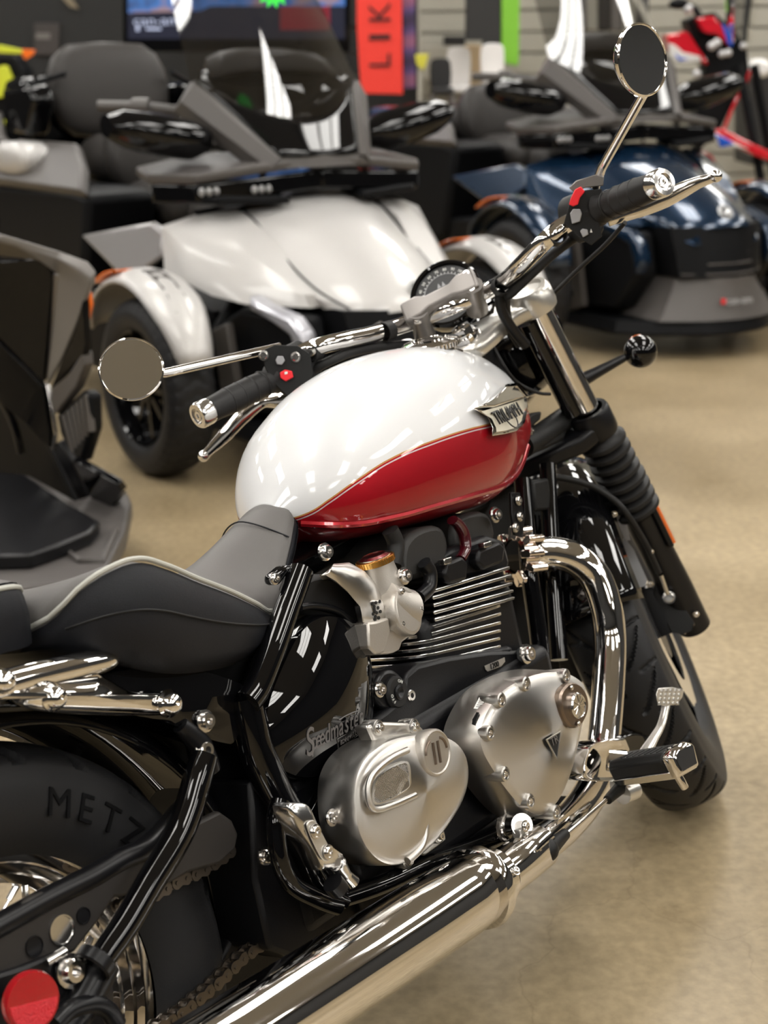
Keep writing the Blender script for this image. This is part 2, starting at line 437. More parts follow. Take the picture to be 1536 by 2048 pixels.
def sprocket(parent, r, z, teeth, m, name='sprocket', T=M()):
    g = G(); n = teeth * 4; out = []
    for q, k in enumerate((0, 1)):
        out.append([V(((r + (.006 if j % 4 in (1, 2) else 0)) * cos(2 * pi * j / n), (r + (.006 if j % 4 in (1, 2) else 0)) * sin(2 * pi * j / n), z + (-.003 if k == 0 else .003))) for j in range(n)])
    inn = [[V((r * .62 * cos(2 * pi * j / n), r * .62 * sin(2 * pi * j / n), z + zz)) for j in range(n)] for zz in (.003, -.003)]
    g.rings(out + inn, True, False, False, loop=True)
    for a in range(5):
        c, s_ = cos(a * 2 * pi / 5), sin(a * 2 * pi / 5)
        g.box((r * .48, 0, z), (r * .35, .03, .006), T=M.Rotation(a * 2 * pi / 5, 4, 'Z'))
    return g.obj(name, m, parent, T=T)
# the chain side is the bike's right: local -Z of the wheel frame is +y, so the right side is +Z
sprocket(rearw, .098, .082, 37, SATIN)
# raised lettering on the sidewall
def walltext(body, r, z, a0, size, parent, m):
    da = size * .82 / r
    for i, ch in enumerate(body):
        a = a0 - i * da * (1.12 if ch == 'M' else 1)
        P = V((r * cos(a), r * sin(a), z)); up = V((cos(a), sin(a), 0))
        T = frame(P, V((0, 0, 1)) + up * .15, up.cross(V((0, 0, 1))))
        text(ch, size, T, m, parent, 'sidewall_letter', depth=.0012)
LETM = mat('sidewall_lettering', (.0045, .0045, .005), .3, spec=.2)
walltext('METZ', .256, .0782, radians(63), .046, rearw, LETM)

MWF = MS @ M.Translation((1.51, 0, .32)) @ M.Rotation(pi / 2, 4, 'X')
frontw = wheel('front_wheel', MWF, .320, .205, .138, .038, groove_front)
spokes(frontw, M(), 32, .04, .035, .170, .008)
G().lathe([(.0001, -.07), (.02, -.07), (.025, -.045), (.045, -.04), (.045, -.03), (.03, -.02), (.03, .02), (.045, .03), (.045, .04), (.06, .05), (.06, .06), (.0001, .06)], 40).obj('hub', SATIN, frontw, T=M())
disc(frontw, .155, .062); disc(frontw, .155, -.062)

# ---- fuel tank
TX = [0.615, 0.638, 0.675, 0.745, 0.828, 0.92, 1.013, 1.087, 1.137, 1.174, 1.196]
TZT = [0.777, 0.817, 0.861, 0.903, 0.928, 0.936, 0.930, 0.916, 0.898, 0.868, 0.827]
TZB = [0.747, 0.728, 0.708, 0.692, 0.684, 0.677, 0.673, 0.687, 0.711, 0.737, 0.774]
TW = [0.03, 0.069, 0.105, 0.132, 0.147, 0.151, 0.14, 0.117, 0.098, 0.081, 0.055]
def tab(xs, ys, x):
    return interp(x, list(zip(xs, ys)))
def trow(x, n=40, k=1.0):
    zt, zb, w = tab(TX, TZT, x), tab(TX, TZB, x), tab(TX, TW, x) * k
    zc = lerp(zb, zt, .36); out = []
    for j in range(n):
        a = 2 * pi * j / n; c, s_ = cos(a), sin(a)
        if s_ >= 0: y = w * math.copysign(abs(c) ** (2 / 2.15), c); z = zc + (zt - zc) * abs(s_) ** (2 / 2.05)
        else: y = w * math.copysign(abs(c) ** (2 / 3.2), c); z = zc - (zc - zb) * abs(s_) ** (2 / 2.6)
        out.append(V((x, y, z)))
    return out
def tank_y(x, z):                          # half width of the tank's skin
    zt, zb, w = tab(TX, TZT, x), tab(TX, TZB, x), tab(TX, TW, x); zc = lerp(zb, zt, .36)
    if z >= zc: q = min(1, (z - zc) / (zt - zc)) ** 2.05; return w * max(0.0, 1 - q) ** (1 / 2.15)
    q = min(1, (zc - z) / (zc - zb)) ** 2.6; return w * max(0.0, 1 - q) ** (1 / 3.2)
def on_tank(u, v, off=0.0):
    y = -.13
    for _ in range(14):
        P = by(u, v, y); y = .5 * y + .5 * (-tank_y(P.x, P.z) - off)
    return by(u, v, y)
TANKM = mat('tank_two_tone_paint', (.8, .8, .8), .45, coat=.8, coatr=.02, spec=.25)
SPL = [(500, 1052), (565, 1043), (610, 1030), (660, 1000), (720, 958), (790, 915), (870, 882), (930, 862), (985, 848), (1050, 825)]
def _tankpaint():
    nt, b = nodes(TANKM); N = nt.nodes.new; L = nt.links.new
    geo = N('ShaderNodeTexCoord'); sp = N('ShaderNodeSeparateXYZ'); L(geo.outputs['Object'], sp.inputs[0])
    pts = sorted([(p.x, p.z) for p in (on_tank(u, v) for u, v in SPL)])
    mr = N('ShaderNodeMapRange'); mr.inputs['From Min'].default_value = .5; mr.inputs['From Max'].default_value = 1.2
    fc = N('ShaderNodeFloatCurve'); cv = fc.mapping.curves[0]
    L(sp.outputs[0], mr.inputs[0]); L(mr.outputs[0], fc.inputs['Value'])
    q = [((x - .5) / .7, (z - .6) / .4) for x, z in pts]
    q = [a for i, a in enumerate(q) if i == 0 or a[0] > q[i - 1][0] + .01]
    cv.points[0].location = (0, q[0][1]); cv.points[1].location = (1, q[-1][1])
    for x, z in q:
        if 0.01 < x < .99: cv.points.new(x, z)
    fc.mapping.update()
    mz = N('ShaderNodeMath'); mz.operation = 'MULTIPLY_ADD'; mz.inputs[1].default_value = .4; mz.inputs[2].default_value = .6; L(fc.outputs[0], mz.inputs[0])
    d = N('ShaderNodeMath'); d.operation = 'SUBTRACT'; L(sp.outputs[2], d.inputs[0]); L(mz.outputs[0], d.inputs[1])
    md = N('ShaderNodeMapRange'); md.inputs['From Min'].default_value = -.02; md.inputs['From Max'].default_value = .02; L(d.outputs[0], md.inputs[0])
    r = N('ShaderNodeValToRGB'); r.color_ramp.interpolation = 'CONSTANT'; e = r.color_ramp.elements
    RED, GRN, SIL, WHT = (.33, .003, .010, 1), (.45, .22, .06, 1), (.55, .50, .50, 1), (.64, .645, .655, 1)
    e[0].position = 0; e[0].color = RED; e[1].position = .40; e[1].color = SIL
    for pos, c in ((.445, RED), (.50, GRN), (.55, WHT)): k = e.new(pos); k.color = c
    L(md.outputs[0], r.inputs[0]); L(r.outputs[0], b.inputs['Base Color'])
    g = N('ShaderNodeMath'); g.operation = 'LESS_THAN'; g.inputs[1].default_value = 0.0; L(d.outputs[0], g.inputs[0])
    g2 = N('ShaderNodeMath'); g2.operation = 'MULTIPLY_ADD'; g2.inputs[1].default_value = .40; g2.inputs[2].default_value = .12; L(g.outputs[0], g2.inputs[0]); L(g2.outputs[0], b.inputs['Metallic'])
_tankpaint()
xs = []
for i in range(61): xs.append(lerp(TX[0], TX[-1], .5 - .5 * cos(pi * i / 60)))
tank = G().rings([trow(x, 64) for x in xs]).obj('fuel_tank', TANKM, bike, ang=50)
tank['label'] = 'white over red fuel tank'
# seam flange along the tank's lower edge
fl = []
for x in [lerp(.63, 1.15, i / 30) for i in range(31)]:
    zb, zt, w = tab(TX, TZB, x), tab(TX, TZT, x), tab(TX, TW, x)
    fl.append((x, w * .86, zb + .33 * .36 * (zt - zb)))
REDP = mat('deep_red_paint', (.30, .003, .010), .25, .5, coat=1)
for sg in (-1, 1): G().tube([(x, sg * y, z - .001) for x, y, z in fl], .0055, 8, smooth=2).obj('tank_seam', REDP, tank, T=M())
# filler cap
capP = V((1.052, -.012, .910)); capT = frame(capP, V((-.10, -.12, 1)))
G().lathe([(.047, -.012), (.047, 0), (.040, .004), (.036, .006), (.036, .012), (.045, .013), (.046, .021), (.043, .024), (.030, .026), (.029, .023), (.020, .023), (.019, .027), (.0001, .028)], 64).obj('filler_cap', CHROME, tank, T=capT)
g = G()
for a in range(48): g.box((.0462, 0, .017), (.0016, .0022, .007), T=M.Rotation(a * 2 * pi / 48, 4, 'Z'))
g.obj('knurled_ring', CHROME2, tank, T=capT)
# badge
def badge():
    def P(u, v, o): return on_tank(u, v, o)
    oc = [(947, 817), (975, 833), (985, 855), (984, 872), (1010, 868), (1034, 862), (1050, 845), (1056, 815), (1054, 790)]
    topl = [(1054, 786), (1040, 766), (1016, 765), (990, 792), (968, 808)]
    a = [P(u, v, .004) for u, v in oc]; b = [P(u, v, .011) for u, v in oc]
    G().rings([a, b], True).obj('badge_frame', CHROME, tank, bevel=.0012, T=M())
    inn = [(962, 823), (984, 838), (992, 855), (993, 864), (1012, 861), (1030, 856), (1043, 842), (1049, 818), (1048, 797), (1020, 806), (990, 815)]
    G().rings([[P(u, v, .010) for u, v in inn], [P(u, v, .0125) for u, v in inn]], True).obj('badge_enamel', CREAM, tank, T=M())
    t2 = [(947, 817), (968, 806), (990, 792), (1012, 768), (1038, 765), (1055, 782), (1058, 795), (1020, 805), (985, 816)]
    G().rings([[P(u, v, .003) for u, v in t2], [P(u, v, .012) for u, v in t2], scalep([P(u, v, .020) for u, v in t2], .78)], True).obj('badge_cap', CHROME, tank, bevel=.0015, T=M())
    A, B, Cc = P(990, 838, .0132), P(1046, 814, .0132), P(1015, 850, .0132)
    xd = (B - A).normalized(); n = xd.cross((A - Cc)).normalized()
    if n.y > 0: n = -n
    T = frame((P(984, 838, .0165) + P(1047, 818, .0165)) / 2, n, xd)
    text('TRIUMPH', .031, T, BLACKP, tank, 'badge_lettering', sx=.92, depth=.0012)
    G().tube([T @ V(q) for q in ((-.022, -.007, 0.0005), (-.014, -.018, .0005), (0, -.024, .0005), (.015, -.018, .0005), (.023, -.003, .0005))], .0011, 6, smooth=5).obj('badge_swoosh', BLACKP, tank, T=M())
badge()

# ---- rider seat
def seat():
    # columns along the seat from the rear (x=.10) to the nose (x=.66): half width, outer height, centre height, rim height
    X = [.135, .145, .165, .20, .235, .27, .32, .385, .44, .475, .52, .56, .60, .625, .635]
    Wd = [.06, .10, .145, .172, .176, .172, .162, .147, .128, .112, .092, .078, .062, .045, .025]
    ZR = [.738, .748, .775, .790, .788, .772, .744, .710, .680, .662, .680, .712, .742, .758, .755]   # height of the piped rim
    ZC = [.735, .745, .765, .765, .750, .738, .725, .715, .718, .724, .738, .752, .765, .768, .758]   # centre line
    ZL = [.715, .715, .70, .68, .66, .645, .632, .622, .624, .635, .66, .69, .715, .735, .745]        # lower edge
    rows, side = [], []
    for i in range(45):
        x = lerp(X[0], X[-1], .5 - .5 * cos(pi * i / 44)); w, zr, zc, zl = [tab(X, t, x) for t in (Wd, ZR, ZC, ZL)]
        r = []
        for j in range(33):
            s_ = lerp(-1, 1, j / 32); y = w * .93 * s_
            z = lerp(zc, zr, abs(s_) ** 1.7) + .004 * (1 - s_ * s_)
            z -= max(0, abs(s_) - .86) ** 2 * .5
            r.append(V((x, y, z)))
        lo = [V((x, w * .99, zr - .016)), V((x, w * 1.03, lerp(zr, zl, .45))), V((x, w * .98, lerp(zr, zl, .8))), V((x, w * .84, zl)), V((x, 0, zl)), V((x, -w * .84, zl)), V((x, -w * .98, lerp(zr, zl, .8))), V((x, -w * 1.03, lerp(zr, zl, .45))), V((x, -w * .99, zr - .016))]
        rows.append(r); side.append([V((x, w * .95, zr - .006))] + lo + [V((x, -w * .95, zr - .006))])
    g = G().rings([a + b for a, b in zip(rows, side)])
    o = g.obj('rider_seat', SEATSIDE, bike, ang=60)
    top = G().rings([[p + V((0, 0, .0025)) for p in r] for r in rows], False).obj('seat_top', SEATTOP, o, T=M(), ang=60)
    for sg in (-1, 1):
        pp = []
        for i in range(40):
            x = lerp(.138, .478, i / 39); w, zr = tab(X, Wd, x), tab(X, ZR, x)
            pp.append(V((x, sg * w * .955, zr - .001)))
        G().tube(pp, .0030, 8).obj('piping', PIPING, o, T=M())
    # stitched seam on the side panel
    pp = [V((x, -tab(X, Wd, x) * 1.035 - .0005, lerp(tab(X, ZR, x), tab(X, ZL, x), .48))) for x in [lerp(.15, .47, i / 30) for i in range(31)]]
    G().tube(pp, .0012, 6).obj('seam', MATTE, o, T=M())
    sx = [.59 + .004 * math.sin(i) * 0 for i in range(17)]
    pp = [V((.585 - .02 * (1 - abs(lerp(-1, 1, i / 16)) ** 2), tab(X, Wd, .58) * .9 * lerp(-1, 1, i / 16), lerp(tab(X, ZC, .58), tab(X, ZR, .58), abs(lerp(-1, 1, i / 16)) ** 1.7) + .005)) for i in range(17)]
    G().tube(pp, .0011, 6).obj('seam', SEATSIDE, o, T=M())
    # pillion pad
    X = [-.30, -.27, -.15, 0, .08, .135, .155]; Wd = [.04, .09, .125, .115, .105, .085, .05]
    ZR = [.80, .812, .815, .81, .80, .788, .775]; ZL = [.76, .74, .73, .735, .73, .728, .735]
    rows, pp = [], {-1: [], 1: []}
    for i in range(33):
        x = lerp(X[0], X[-1], .5 - .5 * cos(pi * i / 32)); w, zr, zl = [tab(X, t, x) for t in (Wd, ZR, ZL)]
        r = [V((x, w * c, zr + .012 * (1 - c * c))) for c in [lerp(-.94, .94, j / 12) for j in range(13)]]
        r += [V((x, w, zr - .010)), V((x, w * 1.02, lerp(zr, zl, .5))), V((x, w * .93, zl)), V((x, -w * .93, zl)), V((x, -w * 1.02, lerp(zr, zl, .5))), V((x, -w, zr - .010))]
        rows.append(r)
        for sg in (-1, 1): pp[sg].append(V((x, sg * w * .965, zr - .002)))
    p = G().rings(rows).obj('pillion_seat', SEATSIDE, bike, ang=60)
    G().rings([[q + V((0, 0, .002)) for q in r[:13]] for r in rows], False).obj('seat_top', SEATTOP, p, T=M(), ang=60)
    for sg in (-1, 1): G().tube(pp[sg][2:-2], .0030, 8).obj('piping', PIPING, p, T=M())
seat()
# ---- engine and running gear (bike frame)
def cover(name, outline, yf, yb, m, flare=1.04, dome=.010, parent=bike, k=5, cut=.012, rs=(.86, .6, .3), ang=30, mats=None):
    """a cast cover: outline (pixels on the plane yf) with side walls back to yb and a domed face"""
    pl = crl(px(outline, yf), k); c = sum(pl, V((0, 0, 0))) / len(pl)
    n = EY
    ring = [scalep(pl, flare, c, V((0, yb - yf, 0))), scalep(pl, lerp(flare, 1, .4), c, V((0, (yb - yf) * .5, 0))), scalep(pl, 1.0, c, V((0, cut * .75, 0))), scalep(pl, .985, c, V((0, cut * .25, 0))), scalep(pl, .95, c)]
    for q in rs: ring.append(scalep(pl, q, c, V((0, -dome * (1 - q * q), 0))))
    ring.append(scalep(pl, .02, c, V((0, -dome, 0))))
    return G().rings(ring).obj(name, m, parent, ang=ang, T=M() if parent is not bike else None), c
def prismo(name, pts, y0, y1, m, parent=bike, bevel=.002, smooth=0, ang=35):
    y0, y1 = max(y0, y1), min(y0, y1)
    a = px(pts, y1)                        # the outline is read on the near face
    if smooth: a = crl(a, smooth)
    return G().prism(a, (0, y0 - y1, 0)).obj(name, m, parent, bevel=bevel, ang=ang, T=M() if parent is not bike else None)
def tb(name, pts, r, m, parent=bike, n=14, smooth=6, caps=True, flat=None):
    return G().tube(pts, r, n, smooth=smooth, caps=caps, flat=flat).obj(name, m, parent, ang=50, T=M() if parent is not bike else None)
RT = V((0, -1, 0))
# core of the engine
eng = G()
eng.box((.80, 0, .36), (.40, .30, .20)); eng.box((.52, 0, .36), (.26, .24, .20)); eng.box((.86, 0, .50), (.24, .24, .14))
crank = eng.obj('crankcase', ENGBLK, bike, bevel=.02, seg=3)
# gearbox and cylinder plinth visible between the covers
prismo('crankcase_wall', [(835, 1330), (1040, 1300), (1085, 1345), (1010, 1370), (935, 1450), (940, 1520), (960, 1600), (1000, 1650), (900, 1700), (770, 1690), (700, 1600), (705, 1480), (800, 1400)], -.08, -.140, ENGBLK, smooth=3, bevel=.006)
# clutch cover
CL = [(962, 1462), (978, 1420), (1003, 1385), (1045, 1358), (1095, 1343), (1140, 1346), (1172, 1368), (1176, 1400), (1170, 1440), (1160, 1490), (1146, 1545), (1128, 1590), (1106, 1620), (1082, 1632), (1050, 1618), (1015, 1580), (985, 1535), (967, 1500)]
cl, clc = cover('clutch_cover', CL, -.222, -.165, ALU, flare=1.05, dome=.014, rs=(.9, .8, .65, .45, .25))
cbp = [(1040, 1368), (990, 1400), (968, 1466), (998, 1548), (1048, 1602), (1120, 1352), (1100, 1624)]
ctr = [by(u, v, -.219) for u, v in cbp]
pr = G().lathe([(.0095, -.03), (.0105, 0), (.0100, .004), (.0078, .005), (.0072, -.002), (.0001, -.002)], 24).obj('bolt_boss', ALU, cl, T=M())
ctr = [p + RT * .007 for p in ctr]; inst(pr, cl, [frame(p, RT) for p in ctr]); bolts(cl, [p + RT * .0 for p in ctr], RT, .0042, .004)
# oval brown plate with the filler cap
g = crl(px([(1137, 1366), (1158, 1370), (1172, 1392), (1174, 1420), (1162, 1448), (1146, 1456), (1130, 1442), (1120, 1415), (1119, 1388)], -.238), 5)
G().rings([[p - RT * .008 for p in g], [p for p in g], scalep(g, .93, None, RT * .003), scalep(g, .02, None, RT * .003)]).obj('inspection_plate', BRONZE, cl, T=M())
cp = by(1153, 1411, -.243); G().lathe([(.0185, -.004), (.0185, .003), (.0165, .0055), (.0155, .004), (.0001, .004)], 48).obj('filler_plug', CHROME2, cl, T=frame(cp, RT))
for a in range(12):
    q = G(); q.prism([(0, 0, 0), (.0145, -.0017, 0), (.0145, .0017, 0)], (0, 0, .0006)).obj('plug_facet', CHROME, cl, T=frame(cp + RT * .004, RT) @ M.Rotation(a * pi / 6, 4, 'Z')) if a == 0 else None
fac = [o for o in cl.children if o.name.startswith('plug_facet')][0]
inst(fac, cl, [frame(cp + RT * .0042, RT) @ M.Rotation(a * pi / 6, 4, 'Z') for a in range(12)])
bolts(cl, [by(1143, 1375, -.243), by(1157, 1447, -.243)], RT, .003, .002)
# triangular emblem recess
tri = px([(1093, 1480), (1119, 1464), (1112, 1516)], -.2395)
G().rings([scalep(tri, 1.12), scalep(tri, 1.12, None, RT * .002), scalep(tri, .98, None, RT * .002), scalep(tri, .98, None, RT * -.001)], cap0=False, cap1=False).obj('emblem_rim', ALU, cl, T=M())
G().prism(tri, RT * .0012).obj('emblem', BLACKP, cl, T=M())
tx = (tri[1] - tri[0]).normalized(); TT = frame(sum(tri, V((0, 0, 0))) / 3 + RT * .002 + V((.0, 0, .004)), RT, (tri[1] - tri[0]).normalized())
text('TR', .017, TT, GREYP, cl, 'emblem_lettering', depth=.0005, shear=-.1)
g = px([(957, 1402), (979, 1397), (969, 1424), (949, 1423)], -.2)
for nm, pts, m in (('label_sticker', [(959, 1398), (979, 1396), (970, 1423), (948, 1420)], WHITEP), ('code_sticker', [(950, 1426), (958, 1427), (950, 1452), (938, 1449)], BLACKP)):
    # stickers sit on the sloping side wall
    a = [by(u, v, -.196 - (.012 if i in (1, 2) else 0)) + V((-.004, -.003, .003)) for i, (u, v) in enumerate(pts)]
    nn = (a[1] - a[0]).cross(a[3] - a[0]).normalized(); nn = nn if nn.y < 0 else -nn
    o = G().prism(a, nn * .0008).obj(nm, m, cl, T=M())
    if nm == 'label_sticker':
        for i in range(5):
            p = a[0].lerp(a[3], .18 + i * .16) + nn * .0009; q = a[1].lerp(a[2], .18 + i * .16) + nn * .0009
            p, q = p.lerp(q, .15), p.lerp(q, .8)
            G().tube([p, q], .0004, 4).obj('printed_line', BLACKP, cl, T=M())
# sprocket cover
SL = [(712, 1592), (717, 1550), (738, 1512), (778, 1482), (825, 1470), (875, 1468), (915, 1483), (938, 1515), (942, 1558), (930, 1602), (905, 1645), (872, 1688), (835, 1718), (795, 1732), (760, 1722), (732, 1690), (716, 1645)]
sc, scc = cover('sprocket_cover', SL, -.215, -.155, ALU, flare=1.02, dome=.016, rs=(.9, .8, .65, .45, .25))
# raised ridge, crescent and round emblem
ecp = by(866, 1505, -.226)
G().lathe([(.0290, -.012), (.0300, -.004), (.0300, .004), (.0285, .0065), (.0270, .0070), (.0255, .0055), (.0001, .0055)], 64).obj('round_emblem', CAST, sc, T=frame(ecp, RT))
eT = frame(ecp + RT * .0056, RT, (by(890, 1495, -.226) - by(840, 1515, -.226)))
for pts in ([(-.005, -.014, 0), (-.005, .014, 0)], [(.005, -.014, 0), (.005, .014, 0)]):
    G().tube([eT @ V(p) for p in pts], .0022, 8).obj('emblem_bar', BRONZE, sc, T=M())
for sg in (-1, 1):
    G().tube([eT @ V((sg * (.008 + .014 * sin(a)), .017 * cos(a), 0)) for a in [lerp(.1, pi - .1, i / 12) if 0 else lerp(.15, 1.5, i / 12) for i in range(13)]], .0018, 8).obj('emblem_bar', BRONZE, sc, T=M())
mesh_o = crl(px([(746, 1592), (750, 1562), (770, 1542), (802, 1527), (814, 1532), (817, 1560), (815, 1575), (790, 1592), (762, 1604), (749, 1604)], -.228), 4)
G().rings([scalep(mesh_o, 1.10, None, RT * -.006), scalep(mesh_o, 1.10, None, RT * .0015), scalep(mesh_o, 1.0, None, RT * .002), scalep(mesh_o, .97, None, RT * -.001), scalep(mesh_o, .02, None, RT * -.001)]).obj('vent_frame', ALU, sc, T=M())
g = G(); c0 = sum(mesh_o, V((0, 0, 0))) / len(mesh_o)
d1 = V((.70, 0, .71)); d2 = V((.71, 0, -.70))
for d, e in ((d1, d2), (d2, d1)):
    for i in range(-13, 14):
        o = c0 + e * (i * .0019) + RT * .0006
        # clip the wire to the recess by sampling
        ts = []
        for t in range(-30, 31):
            p = o + d * (t * .0012)
            ang = atan2(p.z - c0.z, p.x - c0.x); rad = hypot(p.z - c0.z, p.x - c0.x)
            lim = min((abs((atan2(q.z - c0.z, q.x - c0.x) - ang + pi) % (2 * pi) - pi), hypot(q.z - c0.z, q.x - c0.x)) for q in mesh_o)[1]
            if rad < lim * .96: ts.append(t)
        if len(ts) > 2: g.tube([o + d * (ts[0] * .0012), o + d * (ts[-1] * .0012)], .00045, 4)
o = g.obj('wire_mesh', CHROME2, sc, T=M()); o['kind'] = 'stuff'
# raised rib from emblem round the mesh
tb('cover_rib', [by(u, v, -.2285) for u, v in [(815, 1500), (780, 1518), (745, 1550), (736, 1585), (748, 1618), (790, 1608), (830, 1590)]], .0042, ALU, sc)
tb('cover_rib', [by(u, v, -.222) for u, v in [(830, 1590), (850, 1640), (845, 1690), (815, 1722)]], .005, ALU, sc)
prismo('cover_lug', [(735, 1452), (760, 1444), (835, 1445), (850, 1460), (840, 1480), (770, 1490), (752, 1490)], -.165, -.19, ALU, sc, bevel=.004)
lug = [by(757, 1455, -.192), by(828, 1452, -.192), by(878, 1672, -.18), by(816, 1722, -.17)]
G_ = G().lathe([(.010, -.02), (.010, 0), (.007, .001), (.0001, .001)], 20).obj('bolt_boss', ALU, sc, T=M()); inst(G_, sc, [frame(p, RT) for p in lug]); bolts(sc, lug, RT, .0052, .005)
prismo('cover_foot', [(835, 1705), (860, 1668), (888, 1655), (893, 1680), (850, 1712)], -.15, -.165, ALU, sc, bevel=.002)
prismo('warning_plate', [(690, 1662), (702, 1660), (722, 1700), (715, 1712), (700, 1706)], -.165, -.172, GREYP, sc, bevel=.001)
# ---- cylinders: cooling fins with bright machined edges
def fins():
    yR = -.128
    tops = [(865, 1179, 1021, 1131), (866, 1192, 1025, 1147), (868, 1207, 1027, 1163), (868, 1222, 1029, 1178), (870, 1236, 1031, 1192)]
    k = 0
    for i, (a, b, c, d) in enumerate(tops):
        A, B = by(a, b, yR), by(c, d, yR); L = B - A
        pts = [A, A + L * .985, B + V((.0, .012, 0)), B + V((0, .24, 0)), A + V((0, .24, 0)), A + V((-.001, .012, 0))]
        f = G().prism([p + V((0, .0025, 0)) for p in pts], (0, 0, -.0036)).obj('cooling_fin', ENGBLK, bike, bevel=.0008)
        G().prism([pts[0], pts[1], pts[1] + V((0, .004, 0)), pts[0] + V((0, .004, 0))], (0, 0, -.0055)).obj('fin_edge', CHROME2, f, bevel=.0018, T=M())
        G().prism([pts[1], pts[2], pts[3], pts[3] + V((-.004, 0, 0)), pts[2] + V((-.004, 0, 0))], (0, 0, -.0045)).obj('fin_edge', CHROME2, f, bevel=.0012, T=M())
    low = [(820, 1258, 1022, 1200), (815, 1272, 1024, 1217), (812, 1285, 1024, 1236), (812, 1299, 1024, 1252), (815, 1312, 1023, 1268), (822, 1326, 1024, 1284)]
    for (a, b, c, d) in low:
        B = by(c, d, -.118); z = B.z; A = by(a, b, -.095)
        s_ = (A.z - B.z) / (A.x - B.x)
        def row(x0, x1, w, n=8):
            o = []
            r = .045
            cs = [(x1, -w, 0), (x1, w, 1), (x0, w, 2), (x0, -w, 3)]
            for (x, y, q) in cs:
                cx = x - r if x == x1 else x + r; cy = y + r if y < 0 else y - r
                for i in range(n + 1):
                    an = -pi / 2 + q * pi / 2 + pi / 2 * i / n
                    o.append(V((cx + r * cos(an), cy + r * sin(an), 0)))
            return [V((p.x, p.y, z + (p.x - x1) * s_)) for p in o]
        R_ = row(A.x - .01, B.x, .122)
        f = G().rings([scalep(R_, .97), scalep(R_, .97, None, V((0, 0, -.003)))]).obj('cooling_fin', ENGBLK, bike)
        G().rings([R_, scalep(R_, 1, None, V((0, 0, -.0048))), scalep(R_, .965, None, V((0, 0, -.0048))), scalep(R_, .965)], loop=True).obj('fin_edge', CHROME2, f, T=M(), bevel=.0008)
fins()
cyl = G()
a = by(880, 1180, -.112); b = by(1015, 1140, -.112); c = by(1012, 1300, -.10); d = by(830, 1340, -.10)
cyl.prism([a + V((.0, 0, .02)), b + V((0, 0, .02)), by(1022, 1205, -.112), by(880, 1245, -.112)], (0, .22, 0))
cyl.prism([by(835, 1255, -.098), by(1016, 1205, -.098), by(1016, 1330, -.098), by(845, 1370, -.098)], (0, .20, 0))
cyl.obj('cylinder_block', ENGBLK, bike, bevel=.012, seg=3)
cylb = prismo('cylinder_base', [(822, 1335), (1028, 1290), (1035, 1350), (1010, 1372), (830, 1420)], -.05, -.13, ENGBLK, bevel=.008)
for u0, v0, u1, v1 in ((925, 1330, 928, 1390), (845, 1345, 850, 1400), (875, 1340, 880, 1400), (1012, 1300, 1016, 1345)): tb('cylinder_rib', [by(u0, v0, -.132), by(u1, v1, -.132)], .006, ENGBLK, cylb, smooth=0)
# capacity plate
pp = px([(962, 1330), (1010, 1310), (1013, 1322), (1003, 1336), (972, 1347), (966, 1340)], -.140)
pl = G().prism(pp, (0, .014, 0)).obj('capacity_plate', SATIN, bike, bevel=.001)
q = px([(968, 1332), (1008, 1315), (1009, 1323), (1001, 1333), (974, 1343), (970, 1339)], -.1405)
G().prism(q, (0, -.0012, 0)).obj('plate_face', CAST, pl, T=M())
text('1200', .0115, frame(by(989, 1331, -.1425), RT, by(1006, 1324, -.142) - by(972, 1338, -.142)), BLACKP, pl, 'plate_lettering', depth=.0005)
bolts(bike, [by(1050, 1308, -.155)], RT, .011, .010, name='engine_bolt')
tb('engine_mount', [by(1050, 1308, -.150), by(1062, 1312, -.06)], .013, SATIN, smooth=0)
# cylinder head, cam cover and coil covers
prismo('cylinder_head', [(858, 1170), (862, 1120), (905, 1095), (975, 1070), (1010, 1080), (1022, 1128), (1015, 1142)], .12, -.118, ENGBLK, bevel=.008)
prismo('cam_cover', [(806, 1120), (812, 1085), (835, 1060), (872, 1050), (892, 1065), (898, 1105), (880, 1140), (830, 1160), (808, 1150)], .10, -.118, COVERGREY, smooth=3, bevel=.008)
prismo('cam_cover', [(905, 1060), (925, 1030), (965, 1022), (985, 1040), (990, 1080), (960, 1105), (915, 1112)], .10, -.100, COVERGREY, smooth=3, bevel=.008)
br = tb('coil_bracket', [by(u, v, -.122) for u, v in [(905, 1040), (917, 1050), (928, 1070), (930, 1098), (920, 1118)]], .010, MAROON, n=10, flat=((0, 1, 0), .7))
prismo('head_cap', [(893, 1125), (925, 1112), (938, 1125), (935, 1160), (900, 1168), (888, 1150)], -.08, -.135, ENGBLK, bevel=.005)
prismo('head_cap', [(958, 1100), (1000, 1082), (1012, 1095), (1008, 1125), (970, 1140), (955, 1125)], -.08, -.135, ENGBLK, bevel=.005)
prismo('terminal_clip', [(888, 1118), (904, 1113), (904, 1126), (890, 1130)], -.13, -.142, STEEL, bevel=.001)
prismo('terminal_clip', [(968, 1086), (984, 1081), (984, 1092), (970, 1096)], -.13, -.142, STEEL, bevel=.001)
tb('coolant_pipe', [by(u, v, -.13) for u, v in [(848, 1125), (860, 1145), (858, 1175), (838, 1195)]], .010, SATIN)
tb('hose', [by(u, v, -.11) for u, v in [(795, 1095), (800, 1130), (815, 1150), (850, 1140)]], .007, RUBBERL)
tb('hose', [by(u, v, -.11) for u, v in [(780, 1060), (792, 1090), (786, 1130)]], .012, RUBBERL)
